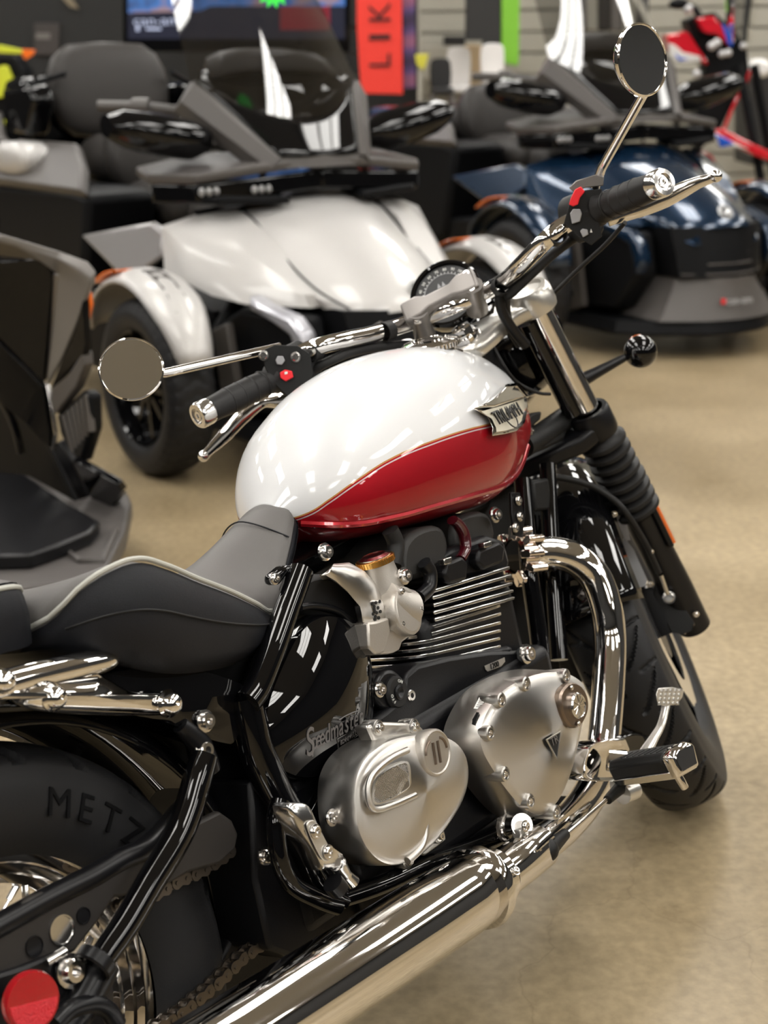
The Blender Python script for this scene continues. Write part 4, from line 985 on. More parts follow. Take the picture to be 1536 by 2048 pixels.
# front frame downtubes and radiator stack
for pts in ([(1045, 960, -.05), (1052, 1050, -.06), (1060, 1150, -.07), (1075, 1260, -.07), (1085, 1350, -.075), (1080, 1420, -.09), (1040, 1560, -.12)], [(1095, 930, -.03), (1100, 1050, -.04), (1108, 1180, -.05), (1118, 1320, -.06)]):
    tb('downtube', [by(*p) for p in pts], .0145, GLOSS, n=18)
rd = prismo('radiator', [(1055, 965), (1102, 958), (1112, 1110), (1122, 1350), (1085, 1360), (1062, 1150)], .13, .015, MATTE, bevel=.004)
prismo('radiator_shroud', [(1066, 962), (1098, 955), (1106, 1010), (1100, 1020), (1072, 1022)], -.02, -.045, MATTE, bevel=.005)
for i in range(5): tb('radiator_rib', [by(1062 + i * 8, 1030, -.012), by(1074 + i * 8, 1190, -.012)], .0018, GLOSS, rd, n=6, smooth=0)
prismo('mount_plate', [(1022, 985), (1040, 985), (1050, 1040), (1046, 1075), (1030, 1070), (1024, 1030)], -.07, -.075, SATIN, bevel=.001)
bolts(bike, [by(1036, 1001, -.077), by(1039, 1033, -.077), by(1030, 1055, -.077)], RT, .006, .004, name='frame_bolt')
# front mudguard over the tyre (in the wheel's own frame)
def guard(parent, T, R, w, a0, a1, dep, nm, m, n=40):
    rs = []
    for i in range(n + 1):
        a = lerp(a0, a1, i / n); r_ = []
        for j in range(17):
            s_ = lerp(-1, 1, j / 16); f_ = abs(s_)
            rr = R - dep * (f_ ** 3.0); zz = w * math.copysign(min(1, f_ ** .9), s_)
            r_.append(V((rr * cos(a), rr * sin(a), zz)))
        rs.append(r_)
    o = G().rings(rs, False).obj(nm, m, parent, T=T, solid=.0025, ang=60); return o
fg = guard(bike, MWF, .352, .082, radians(14), radians(161), .052, 'front_mudguard', GLOSS)
guard(bike, MWF, .3555, .030, radians(40), radians(100), .002, 'mudguard_brace', SATIN)
for k in range(3):
    G().tube([nr(1213 + k * 8.5 + t * 28, 1098 - k * 3 + t * 62, MWF @ V((.345, 0, .05))) for t in (0, 1)], .0018, 6).obj('reflection_stripe', WHITEP, bike) if 0 else None  # white strips standing in for lamp reflections; not built
# brake caliper, speed sensor, brake hose, reflector on the right fork leg
prc = lambda pts, t0, h, nm, m, th, par=bike, bev=.004: G().prism([nr(u, v, FS(t0, h, -.03)) for u, v in pts], LFW * th).obj(nm, m, par, bevel=bev)
prc([(1270, 1185), (1300, 1172), (1345, 1195), (1362, 1230), (1355, 1262), (1325, 1262), (1290, 1245), (1275, 1225)], .03, -.105, 'brake_caliper', SATIN, .04, bev=.006)
prc([(1328, 1150), (1352, 1180), (1378, 1225), (1392, 1245), (1388, 1262), (1360, 1258), (1340, 1215), (1325, 1180)], .03, -.13, 'caliper_bracket', MATTE, .02)
prc([(1250, 1075), (1268, 1100), (1295, 1160), (1290, 1172), (1268, 1178), (1258, 1150), (1248, 1110)], .15, -.10, 'caliper_shield', GREYSW, .004, bev=.001)
for u, v, t in ((1352, 1258, .0), (1382, 1248, .0), (1368, 1262, .0), (1392, 1228, .02), (1300, 1168, .1), (1301, 1103, .2), (1228, 1028, .3)): bolts(bike, [nr(u, v, FS(t, -.14, -.03))], -FFW, .0045, .004, name='fork_bolt')
bolts(bike, [nr(1338, 1195, FS(.06, -.15, -.045))], (CB - FS(.06, -.15)).normalized(), .0085, .006, name='banjo_bolt')
tb('brake_hose_union', [nr(1335, 1188, FS(.07, -.14, -.05)), nr(1322, 1150, FS(.10, -.14, -.05))], .004, CHROME2, smooth=0)
tb('brake_hose', [nr(1318, 1145, FS(.11, -.14, -.05)), nr(1290, 1085, FS(.2, -.13, -.05)), nr(1255, 1030, FS(.3, -.11, -.05)), nr(1228, 1000, FS(.33, -.09, -.05)), nr(1180, 970, FS(.36, -.04, -.05)), nr(1120, 955, FS(.38, 0, -.06)), nr(1092, 955, FS(.40, .02, -.07))], .0055, RUBBERL)
prc([(1232, 1010), (1246, 1018), (1255, 1048), (1262, 1080), (1252, 1080), (1238, 1048)], .24, -.10, 'hose_bracket', CLAMP, .003, bev=.001)
rT = frame(nr(1322, 1047, FS(.22, -.155, 0)), -LFW, SAW)
rf = G().box((0, 0, 0), (.088, .030, .010)).obj('reflector_base', MATTE, bike, T=rT, bevel=.002); G().box((0, .0, .007), (.080, .026, .006)).obj('amber_reflector', AMBER, rf, T=M(), bevel=.001)
# front mudguard stripes: lamp reflections drawn as white strips, switched off
# ------------------------------------------------------------------ frame, swingarm, rear mudguard, chain, pedals
# frame tubes beside the seat
tb('frame_tube', [by(602, 1142, -.13), by(575, 1215, -.135), by(545, 1300, -.14), by(515, 1375, -.14), by(495, 1405, -.14)], .0165, GLOSS, n=20)
tb('frame_tube', [by(488, 1395, -.125), by(500, 1450, -.125), by(520, 1520, -.125), by(560, 1600, -.13), by(612, 1690, -.14), by(640, 1750, -.145), by(668, 1800, -.15)], .022, GLOSS, n=24)
tb('frame_tube', [by(655, 1540, -.10), by(625, 1620, -.12), by(600, 1660, -.13)], .014, GLOSS, n=18)
prismo('seat_bracket', [(548, 1150), (574, 1128), (606, 1136), (602, 1150), (575, 1150), (562, 1170), (550, 1168)], -.11, -.13, GLOSS, bevel=.006)
bolts(bike, [by(547, 1157, -.14)], RT, .006, .006, name='frame_bolt')
prismo('seat_tray', [(300, 1325), (420, 1300), (540, 1250), (548, 1290), (510, 1385), (440, 1400), (330, 1385)], .05, -.06, MATTE)
# footrest hanger loop
tb('hanger_tube', [by(u, v, -.17) for u, v in [(560, 1600), (552, 1650), (560, 1720), (585, 1770), (640, 1800), (675, 1812)]], .0115, GLOSS, n=18)
tb('hanger_tube', [by(u, v, -.17) for u, v in [(612, 1660), (622, 1720), (650, 1775), (690, 1805)]], .0085, GLOSS, n=16)
# folded passenger footrest
hr = crl([nr(u, v, by(u, v, -.205)) for u, v in [(578, 1612), (600, 1605), (618, 1610), (632, 1640), (662, 1700), (690, 1712), (684, 1735), (655, 1740), (645, 1738), (625, 1700), (595, 1655)]], 4)
fo = G().rings([[p + V((0, .026, 0)) for p in hr], [p + V((0, .004, 0)) for p in hr], scalep(hr, .92, None), scalep(hr, .5, None, RT * .002)]).obj('passenger_footrest', CHROME2, bike, ang=50)
sl = crl(px([(612, 1648), (624, 1640), (636, 1655), (660, 1702), (662, 1716), (650, 1722), (638, 1712), (618, 1670)], -.2085), 3)
G().prism(sl, RT * .002).obj('footrest_pad', YOKE, fo, bevel=.0008, T=M())
bolts(fo, [by(630, 1663, -.2115), by(656, 1704, -.2115)], RT, .0065, .004)
tb('footrest_pivot', [by(u, v, -.20) for u, v in [(676, 1728), (692, 1750), (706, 1765)]], [.011, .007, .009], CHROME2)
tb('pivot_bush', [by(665, 1765, -.20), by(678, 1780, -.20)], .013, SATIN, smooth=0)
bolts(bike, [by(662, 1635, -.18), by(672, 1775, -.195), by(532, 1712, -.14), by(528, 1712, -.14)], RT, .008, .006, name='frame_bolt')
# rear structure filling the space below the seat
st_ = G(); st_.prism(px([(250, 1330), (500, 1350), (540, 1400), (560, 1560), (500, 1700), (470, 1900), (400, 2048), (330, 2048), (420, 1780), (360, 1500), (280, 1440)], -.02), (0, .12, 0))
st_.obj('battery_tray', MATTE, bike, bevel=.01)
prismo('swingarm_pivot_plate', [(500, 1560), (590, 1560), (680, 1700), (760, 1740), (900, 1720), (980, 1700), (960, 1760), (720, 1880), (600, 1920), (540, 1900), (510, 1760)], -.03, -.115, ENGBLK, bevel=.006)
prismo('lower_frame_plate', [(470, 1860), (760, 1750), (860, 1740), (700, 1890), (560, 1985), (430, 2070), (380, 2070), (420, 1960)], .06, -.05, ENGBLK, bevel=.006)
prismo('sump', [(700, 1700), (980, 1640), (1090, 1640), (1150, 1590), (1180, 1600), (1090, 1690), (960, 1760), (740, 1850)], .10, -.13, ENGBLK, bevel=.01)
tb('kickstand_spring_tube', [by(u, v, -.12) for u, v in [(770, 1765), (800, 1745), (850, 1738), (900, 1755)]], .006, GLOSS)
tb('lower_frame_rail', [by(u, v, -.15) for u, v in [(668, 1800), (760, 1770), (860, 1725), (960, 1690), (1060, 1640), (1100, 1600)]], .013, GLOSS, n=18)
tb('breather_hose', [by(u, v, -.13) for u, v in [(700, 1500), (690, 1580), (650, 1640)]], .006, RUBBERL)
# swingarm cage: strut, rails
tb('swingarm_strut', [by(u, v, -.15) for u, v in [(410, 1510), (394, 1560), (377, 1620), (352, 1680), (300, 1765), (250, 1850), (212, 1905), (192, 1935)]], [.015, .017, .017, .0165, .016, .016, .015, .015], GLOSS, n=24)
tb('swingarm_rail', [by(u, v, -.135) for u, v in [(205, 1925), (160, 2010), (120, 2060)]], .020, SATIN, n=20)
tb('swingarm_rail', [by(u, v, -.11) for u, v in [(-70, 1890), (0, 1850), (100, 1795), (180, 1755), (240, 1720), (300, 1690), (380, 1600)]], .013, SATIN, n=18)
G().lathe([(.019, -.008), (.022, -.006), (.022, .006), (.019, .008)], 24).obj('strut_clamp', SATIN, bike, T=frame(by(190, 1925, -.15), by(250, 1850, -.15) - by(192, 1935, -.15)))
# chain guard
cg = prismo('chain_guard', [(-60, 1905), (0, 1838), (60, 1795), (150, 1755), (262, 1700), (300, 1690), (440, 1622), (465, 1640), (478, 1668), (472, 1700), (440, 1728), (380, 1745), (310, 1785), (230, 1795), (200, 1840), (150, 1905), (60, 1935), (-60, 1990)], -.105, -.118, CLAMP if 0 else mat('chain_guard_plastic', (.030, .027, .025), .42, spec=.3), bevel=.004)
for u, v, r in ((123, 1860, .016), (166, 1831, .009), (68, 1893, .011)): G().lathe([(r, 0), (r, .002), (r * .9, .002), (r * .88, .0008), (.0001, .0008)], 32).obj('guard_hole', CHROME2 if r > .012 else SATIN, cg, T=frame(by(u, v, -.1185), RT))
# axle plate, adjuster and reflector
prismo('axle_plate', [(-40, 1960), (40, 1935), (130, 1900), (200, 1930), (190, 1990), (150, 2060), (-40, 2080)], -.115, -.128, SATIN, bevel=.004)
bolts(bike, [by(138, 1941, -.132)], RT, .0135, .010, name='adjuster_bolt')
tb('adjuster', [by(u, v, -.135) for u, v in [(92, 1925), (130, 1902)]], .005, CHROME2, smooth=0)
rfT = frame(by(63, 2003, -.165), RT + V((-.12, 0, 0)))
rr_ = G().lathe([(.0275, -.008), (.0300, -.006), (.0305, 0), (.0290, .004), (.0001, .0045)], 48).obj('red_reflector', REDLENS, bike, T=rfT)
G().prism([(.0265 * cos(a), .0265 * sin(a), .0040) for a in [lerp(radians(-58), radians(122), i / 14) for i in range(15)]], (0, 0, .0016)).obj('reflector_facet', mat('red_reflector_facet', (.60, .02, .03), .35, bump=(400, 1.0)), rr_, T=M(), bevel=.0004)
tb('reflector_bracket', [by(63, 2003, -.155), by(95, 1985, -.135)], .006, MATTE, smooth=0)
tb('caliper_pipe', [by(u, v, -.15) for u, v in [(110, 2048), (140, 2020), (185, 2008), (215, 2020), (235, 2050)]], .010, SATIN)
# chain: link by link round the lower run and along the top
def chain():
    root = empty('drive_chain', parent=bike)
    CHM = mat('chain_steel', (.16, .14, .12), .38, 1)
    g = G(); pit = .0159
    for sg in (-1, 1): 
        o = [V((pit / 2 + .0078 * cos(a), sg * .0075, .0078 * sin(a))) for a in [lerp(-pi / 2, pi / 2, i / 6) for i in range(7)]] + [V((0, sg * .0075, .0052))] + [V((-pit / 2 + .0078 * cos(a), sg * .0075, .0078 * sin(a))) for a in [lerp(pi / 2, 3 * pi / 2, i / 6) for i in range(7)]] + [V((0, sg * .0075, -.0052))]
        g.prism(o, (0, .0015 * sg, 0))
    for x in (-pit / 2, pit / 2): g.tube([(x, -.0105, 0), (x, .0105, 0)], .0026, 10); g.tube([(x, -.006, 0), (x, .006, 0)], .005, 10)
    o = g.obj('chain_link', CHM, root, T=M()); Ts = []
    def run(P, off0=0):
        pts = crl(P, 40, False); acc = 0; last = pts[0]; k = 0
        for a, b in zip(pts, pts[1:]):
            acc += (b - a).length
            if acc >= pit:
                acc -= pit; d = (b - last).normalized(); c = (b + last) / 2
                Tm = frame(c, V((0, 1, 0)), d) @ M.Rotation(pi / 2, 4, 'X') if 0 else None
                x = d; y = V((0, 1, 0)); z = x.cross(y).normalized(); y = z.cross(x)
                m = M((x, y * (1.0 if k % 2 else .72), z)).transposed().to_4x4(); m.translation = c; Ts.append(m); last = b; k += 1
    run([by(u, v, -.088) for u, v in [(560, 1845), (520, 1885), (480, 1915), (440, 1955), (400, 1990), (350, 2030), (300, 2062)]])
    run([by(u, v, -.088) for u, v in [(240, 1812), (300, 1790), (350, 1762), (400, 1740), (460, 1700)]])
    inst(o, root, Ts)
chain()
sprocket(bike, .036, 0, 17, SATIN, 'front_sprocket', T=frame(by(590, 1830, -.085), RT))
# rear mudguard, side valance, chrome strut and grab rail
guard(bike, WR, .385, .098, radians(205), radians(15), .045, 'rear_mudguard', GLOSS, n=48)
va = crl(px([(250, 1335), (330, 1330), (420, 1345), (505, 1378), (512, 1392), (470, 1480), (445, 1490), (380, 1470), (300, 1440), (200, 1428), (60, 1420), (-40, 1425), (-40, 1400), (80, 1370)], -.115), 4)
G().rings([[p + V((0, .05, 0)) for p in va], va, scalep(va, .95, None, RT * .010), scalep(va, .5, None, RT * .014)]).obj('side_valance', GLOSS, bike, ang=50)
stt = crl(px([(-60, 1378), (10, 1385), (60, 1362), (180, 1348), (205, 1352), (260, 1382), (330, 1388), (352, 1396), (352, 1418), (330, 1430), (200, 1430), (80, 1420), (20, 1398), (-60, 1400)], -.140), 4)
G().rings([[p + V((0, .012, 0)) for p in stt], stt, scalep(stt, .9, None, RT * .004 - V((0, 0, .000))), scalep(stt, .6, None, RT * .010), scalep(stt, .3, None, RT * .0135), scalep(stt, .02, None, RT * .0145)]).obj('chrome_strut', CHROME, bike, ang=40)
tb('grab_rail', [by(u, v, -.135) for u, v in [(-60, 1388), (0, 1372), (60, 1355), (150, 1334), (205, 1322), (226, 1318)]], [.016, .016, .0155, .015, .013, .009], CHROME, n=30)
for u, v, r in ((107, 1395, .0125), (338, 1407, .0135), (4, 1363, .0115)):
    G().lathe([(r * 1.15, -.004), (r * 1.2, 0), (r * 1.05, .003), (r, .004), (r * .85, .010), (r * .5, .0135), (r * .2, .014), (.0001, .012)], 32).obj('domed_bolt', CHROME, bike, T=frame(by(u, v, -.148), RT))
bolts(bike, [by(408, 1442, -.13), by(405, 1500, -.13)], RT, .010, .008, name='shock_bolt')
tb('shock_bracket', [by(360, 1450, -.125), by(400, 1490, -.125), by(425, 1540, -.12)], [.010, .014, .010], SATIN)
# rear shock, seen in the gap
# ---- right footrest, brake pedal, linkage
def near_y(u, v, y): return by(u, v, y)
hangp = crl(px([(1168, 1545), (1175, 1505), (1192, 1485), (1235, 1480), (1252, 1500), (1250, 1555), (1225, 1562), (1180, 1560)], -.215), 4)
hg = G().rings([[p + V((0, .035, 0)) for p in hangp], [p + V((0, .004, 0)) for p in hangp], scalep(hangp, .96), scalep(hangp, .80, None, V((0, .004, 0))), scalep(hangp, .02, None, V((0, .004, 0)))]).obj('footrest_hanger', CHROME, bike, ang=40)
tb('hanger_knuckle', [by(1215, 1520, -.225), by(1250, 1525, -.245)], [.016, .018], CHROME, smooth=0)
prismo('hanger_plate', [(1220, 1478), (1252, 1476), (1262, 1500), (1255, 1510), (1225, 1495)], -.17, -.19, CHROME2, bevel=.003)
A = by(1244, 1534, -.242); B = by(1352, 1518, -.345); d = (B - A).normalized()
T = frame(A, d, V((0, 0, 1)))
pg = G(); L = (B - A).length
pg.rings([[V((x, y, z)) for x, y in ((-.012, -.026), (.008, -.029), (.017, -.021), (.017, .021), (.008, .029), (-.012, .026))] for z in (0, L)])
peg = pg.obj('footrest_rubber', MATTE, bike, T=T, bevel=.003)
G().rings([[V((x, y, z)) for x, y in ((-.024, -.017), (-.011, -.028), (-.011, .028), (-.024, .017))] for z in (-.003, L + .004)]).obj('footrest_bar', CHROME2, peg, T=M(), bevel=.002)
for i in range(7): G().box((.0172, -.004 + .008, L * (.2 + i * .11)), (.002, .026, .0022)).obj('rubber_rib', RUBBERL, peg, T=M())
G().rings([[V((x * k, y * k, z)) for x, y in ((-.022, -.024), (.012, -.029), (.020, -.014), (.020, .014), (.012, .029), (-.022, .024))] for z, k in ((L, 1), (L + .012, 1), (L + .020, .8))]).obj('footrest_tip', CHROME, peg, T=M(), bevel=.003)
tb('bank_feeler', [by(1352, 1545, -.345), by(1362, 1562, -.348), by(1370, 1576, -.35)], [.006, .0062, .0055], CHROME)
# brake pedal
tb('brake_pedal_arm', [by(u, v, -.255) for u, v in [(1262, 1560), (1285, 1515), (1305, 1480), (1322, 1450), (1330, 1420), (1332, 1405)]], [.012, .012, .009, .007, .0065, .008], YOKE, n=16, flat=((0, 1, 0), .6))
padT = [by(u, v, -.262) for u, v in [(1312, 1388), (1316, 1376), (1345, 1374), (1368, 1380), (1364, 1396), (1350, 1410), (1325, 1412), (1314, 1404)]]
pc = sum(padT, V((0, 0, 0))) / 8; pn = (CB - pc).normalized()
pd = G().prism(padT, -pn * .008).obj('brake_pedal_pad', YOKE, bike, bevel=.002)
kn = []
for i in range(5):
    for j in range(4): kn.append(frame(by(1323 + i * 9 + (j * -1.5), 1381 + j * 8.5, -.262) + pn * .0, pn, padT[2] - padT[1]))
kp = G().rings([[V((-.0028, -.0028, 0)), V((.0028, -.0028, 0)), V((.0028, .0028, 0)), V((-.0028, .0028, 0))], [V((-.001, -.001, .002)), V((.001, -.001, .002)), V((.001, .001, .002)), V((-.001, .001, .002))]]).obj('pad_stud', YOKE, pd, T=M())
inst(kp, pd, kn)
tb('pedal_pivot', [by(1245, 1590, -.24), by(1268, 1580, -.24)], .014, YOKE, smooth=0)
prismo('pedal_boss', [(1246, 1560), (1275, 1556), (1278, 1578), (1262, 1592), (1250, 1586)], -.22, -.245, YOKE, bevel=.003)
tb('link_rod', [by(1128, 1672, -.23), by(1222, 1592, -.235)], .0035, STEEL, smooth=0)
tb('rod_end', [by(1215, 1600, -.235), by(1242, 1574, -.237)], [.007, .010], MATTE, smooth=0)
G().ball(by(1094, 1700, -.235), .0165, 20).obj('ball_joint_boot', MATTE, bike); tb('joint_neck', [by(1102, 1694, -.235), by(1130, 1668, -.232)], [.012, .008], MATTE, smooth=0)
prismo('shift_arm', [(1040, 1660), (1062, 1648), (1090, 1672), (1078, 1692), (1045, 1680)], -.205, -.220, YOKE, bevel=.002)
tb('arm_boss', [by(1026, 1652, -.19), by(1044, 1650, -.215)], [.018, .016], CHROME2, smooth=0, n=28)
for i in range(4): G().lathe([(.0185, 0), (.0205, .0015), (.0185, .003)], 28).obj('spring_coil', STEEL, bike, T=frame(by(1008 + i * 3, 1655 - i * .5, -.17 - i * .004), RT))
bolts(bike, [by(1050, 1652, -.222)], RT, .006, .004, name='arm_bolt')
prismo('reservoir_hose', [(1240, 1480), (1262, 1468), (1285, 1470), (1292, 1490), (1275, 1515), (1250, 1515)], -.12, -.18, GLOSS, smooth=3, bevel=.008)
# side stand on the far side
tb('side_stand', [V((.62, .12, .22)), V((.70, .26, .105)), V((.74, .33, .082))], .011, GLOSS)
G().box((.745, .335, .078), (.06, .03, .008)).obj('stand_foot', GLOSS, bike)
# ------------------------------------------------------------------ three-wheeled touring roadsters
def mixglass(name, tint, refl, rough=.01):
    m = bpy.data.materials.new(name); m.use_nodes = True; nt = m.node_tree; nt.nodes.clear(); N = nt.nodes.new
    o = N('ShaderNodeOutputMaterial'); mx = N('ShaderNodeMixShader'); t = N('ShaderNodeBsdfTransparent'); g = N('ShaderNodeBsdfGlossy'); f = N('ShaderNodeFresnel'); a = N('ShaderNodeMath')
    t.inputs[0].default_value = (*tint, 1); g.inputs['Roughness'].default_value = rough; g.inputs[0].default_value = (1, 1, 1, 1); f.inputs[0].default_value = 1.5
    a.operation = 'MULTIPLY'; a.inputs[1].default_value = refl; nt.links.new(f.outputs[0], a.inputs[0]); nt.links.new(a.outputs[0], mx.inputs[0])
    nt.links.new(t.outputs[0], mx.inputs[1]); nt.links.new(g.outputs[0], mx.inputs[2]); nt.links.new(mx.outputs[0], o.inputs[0]); return m
SCREENM = mixglass('windshield_tint', (.50, .50, .50), 2.0)
SILV = mat('pearl_silver_paint', (.48, .468, .455), .50, .25, coat=.45, coatr=.06)
BLUE = mat('deep_blue_paint', (.006, .024, .058), .22, .5, coat=1, coatr=.015)
PLAST = mat('dark_grey_plastic', (.075, .068, .064), .48)
PLASTD = mat('black_plastic', (.0060, .0063, .0072), .45, spec=.13)
SIDEG = mat('grey_side_paint', (.30, .29, .29), .35, .4, coat=.5)
GLB = mat('gloss_black_cowl', (.003, .003, .0035), .3, coat=.75, coatr=.02, spec=0)
SEATB = mat('roadster_seat_vinyl', (.033, .030, .028), .5, spec=.35)
HLENS = mat('headlamp_lens', (.55, .55, .55), .1, .3, coat=1)
def rprism(name, pts, d, m, par, bev=.006, smooth=0, seg=2):
    p = [V(q) for q in pts]
    if smooth: p = crl(p, smooth)
    return G().prism(p, d).obj(name, m, par, bevel=bev, seg=seg, T=M())
def plate(name, pts, th, m, par, bev=.006, sub=0):
    """a polygon panel given by 3-D corner points, thickened along its normal"""
    p = [V(q) for q in pts]; n = V((0, 0, 0)); c = sum(p, V((0, 0, 0))) / len(p)
    for i in range(len(p)): n += (p[i] - c).cross(p[(i + 1) % len(p)] - c)
    n.normalize(); g = G(); k = len(p)
    from mathutils.geometry import tessellate_polygon
    vs = [q - n * th / 2 for q in p] + [q + n * th / 2 for q in p]
    tr = [list(t) for t in tessellate_polygon([p])]
    fs = [t[::-1] for t in tr] + [[k + i for i in t] for t in tr] + [[i, (i + 1) % k, k + (i + 1) % k, k + i] for i in range(k)]
    g.add(vs, fs); return g.obj(name, m, par, bevel=bev, T=M(), ang=30)
def mir(pts): return [(x, -y, z) for x, y, z in pts]
def loft(name, rows, m, par, ang=50, closed=True, solid=0, caps=True, sm=0):
    rows = [[V(p) for p in r] for r in rows]
    if sm: rows = [crl(r, sm, closed) for r in rows]
    return G().rings(rows, closed, caps, caps).obj(name, m, par, ang=ang, T=M(), solid=solid)
def pad(c, w, d, h, m, name, par, rot=None, r=.3, n=20):
    """cushion: a rounded box made of superelliptic rings"""
    rs = []
    for i in range(9):
        t = lerp(-pi / 2, pi / 2, i / 8); k = abs(cos(t)) ** .45 if abs(cos(t)) > 1e-3 else .02; z = h * sin(t)
        rs.append([V((w * k * math.copysign(abs(cos(a)) ** .55, cos(a)), d * k * math.copysign(abs(sin(a)) ** .55, sin(a)), z)) for a in [2 * pi * j / n for j in range(n)]])
    T = M.Translation(V(c)) @ (rot if rot else M())
    return G().rings(rs).obj(name, m, par, T=T, ang=60)
def roadster(T, paint, label, side, touring=True):
    R = empty('three_wheeled_roadster', label, 'roadster', T=T)
    # hood: a domed nose running down to the badge
    hs = [(-.13, .290, .885, .845), (-.04, .288, .868, .815), (.08, .285, .828, .745), (.18, .282, .795, .690), (.28, .278, .752, .640), (.38, .270, .705, .600), (.47, .255, .655, .575), (.54, .230, .605, .555), (.59, .19, .560, .535)]
    rows = []
    for x, w, zc, ze in hs:
        top = [(x - (.02 + .13 * max(0, x)) * (s_ * s_), w * s_, lerp(zc, ze, abs(s_) ** 2.4)) for s_ in [lerp(-1, 1, j / 16) for j in range(17)]]
        rows.append(top + [(x - .03, w * .9, ze - .05), (x - .03, -w * .9, ze - .05)])
    hood = loft('hood', rows, paint, R)
    for s in (-1, 1):
        G().tube([(x - (.02 + .13 * max(0, x)) * .88, w * .94 * s, lerp(zc, ze, .94 ** 2.4) + .001) for x, w, zc, ze in hs[:-1]], .0035, 6, smooth=3).obj('panel_gap', PLASTD, hood, T=M())
    bT = frame(V((.534, .0, .616)), V((.80, 0, .62)), V((0, 1, 0)))
    b = G().lathe([(.036, 0), (.036, .004), (.033, .006), (.030, .004), (.0001, .004)], 36).obj('round_emblem', HLENS, R, T=bT)
    G().tube([(.017 * cos(a), .017 * sin(a), .0065) for a in [lerp(.6, 5.6, i / 14) for i in range(15)]], .0055, 8).obj('emblem_mark', BLACKP, b, T=M())
    for s in (1, -1):
        f = (lambda p: p) if s < 0 else mir
        loft('body_wing', [f([(-.13, -.29, .858), (-.13, -.29, .80)]), f([(-.16, -.40, .845), (-.16, -.40, .78)]), f([(-.20, -.52, .80), (-.20, -.50, .74)])], paint, R) if 0 else None
        rows = []
        up = [(-.125, -.290, .850), (.02, -.280, .795), (.13, -.255, .720), (.24, -.210, .640), (.33, -.165, .585)]
        mid = [(-.16, -.42, .838), (.0, -.40, .775), (.11, -.375, .715), (.22, -.33, .655), (.335, -.24, .600)]
        out = [(-.21, -.535, .800), (-.10, -.505, .735), (.0, -.47, .690), (.13, -.42, .640), (.32, -.30, .600)]
        low = [(-.17, -.555, .655), (-.08, -.52, .620), (.03, -.485, .585), (.17, -.43, .565), (.34, -.29, .560)]
        for a_, b_, c_, d_ in zip(up, mid, out, low):
            rows.append([V(q) for q in f([a_, b_, c_, d_])] + [V(q) for q in f([(d_[0], d_[1] * .8, d_[2] + .0), (a_[0], a_[1], a_[2] - .05)])])
        w = loft('body_wing', rows, paint, R, ang=28)
        plate('vent_slot', f([(-.185, -.43, .842), (-.155, -.345, .856), (-.13, -.345, .848), (-.15, -.43, .834)]), .004, PLASTD, w, 0)
        if 1:
            rprism('side_wing', f([(-.86, -.555, .72), (-.31, -.53, .805), (-.215, -.53, .78), (-.20, -.55, .70), (-.39, -.60, .60)]), (0, .03 * (1 if s < 0 else -1), 0), side, R, .01)
            sr = f([(.20, -.44, .60), (.27, -.44, .575), (.40, -.405, .545), (.455, -.40, .50), (.475, -.39, .42), (.44, -.40, .36), (.425, -.40, .42), (.40, -.41, .49), (.33, -.43, .525), (.22, -.45, .555)])
            rprism('bumper_strut', sr, (-.02, .07 * (1 if s < 0 else -1), 0), (STRUT if touring else paint), R, .012)
            rprism('air_duct', f([(.08, -.41, .54), (.38, -.38, .54), (.42, -.38, .36), (.30, -.40, .20), (-.05, -.42, .18), (-.10, -.42, .45)]), (0, .12 * (1 if s < 0 else -1), 0), PLASTD, R, .02)
            plate('duct_fin', f([(.02, -.47, .47), (.10, -.46, .50), (.14, -.44, .20), (.04, -.45, .17)]), .03, PLAST, R, .006)
            # fairing arm and shelf with lamps
            plate('dash_shelf', f([(-.25, -.56, .955), (-.10, -.46, .955), (-.03, -.22, .985), (-.03, 0, 1.0), (-.22, 0, 1.02), (-.34, -.36, 1.01), (-.38, -.54, .975)]), .035, PLAST, R, .01)
            rprism('lamp_band', f([(-.24, -.55, .94), (-.10, -.46, .94), (-.04, -.22, .955), (-.03, 0, .97), (-.3, 0, .97), (-.34, -.5, .95)]), (0, 0, -.065), GLB, R, .008)
            for yy, xx, n_ in ((-.42, -.075, 3), (-.24, -.035, 3)):
                for k in range(n_): G().ball((xx - .012 * k * 0, yy - .028 * (k - 1), .915), .015, 12, sc=(.7, .8, 1)).obj('headlamp', HLENS, R)
            plate('lower_shelf', f([(-.20, -.52, .885), (-.05, -.40, .885), (.0, -.15, .875), (-.15, -.15, .89), (-.3, -.4, .89)]), .025, PLASTD, R, .006)
            # upright fairing side, mirrors and grips
            cb = lambda t, o=0.0: V((-.04 - .29 * t + .01 * o, -(.155 + .155 * t + .045 * o + .02 * t * o), 1.015 + .26 * t - .03 * o - .03 * t * o))
            rows = []
            for i in range(9):
                t = i / 8; rows.append([V(q) for q in f([tuple(cb(t)), tuple(cb(t, .5) + V((.02, 0, .012))), tuple(cb(t, 1.15)), tuple(cb(t, 1.2) + V((-.05, 0, -.03))), tuple(cb(t) + V((-.06, 0, -.01)))])])
            loft('upper_fairing', rows, PLAST, R, ang=30)
            mb = [[V((-.25 + .085 * k * cos(a), yy * s, zz + .070 * k * sin(a))) for a in [2 * pi * j / 16 for j in range(16)]] for yy, zz, k in ((.33, 1.075, .6), (.40, 1.08, 1.0), (.52, 1.10, 1.05), (.64, 1.125, .9), (.70, 1.135, .55))]
            if s < 0: mb = [[V((p.x, -abs(p.y), p.z)) for p in r] for r in mb]
            G().rings(mb).obj('mirror', GLB, R, ang=60)
            gp = f([(-.50, -.24, 1.16), (-.60, -.40, 1.185), (-.70, -.52, 1.19)])
            G().tube(gp, .019, 14).obj('handgrip', PLAST, R)
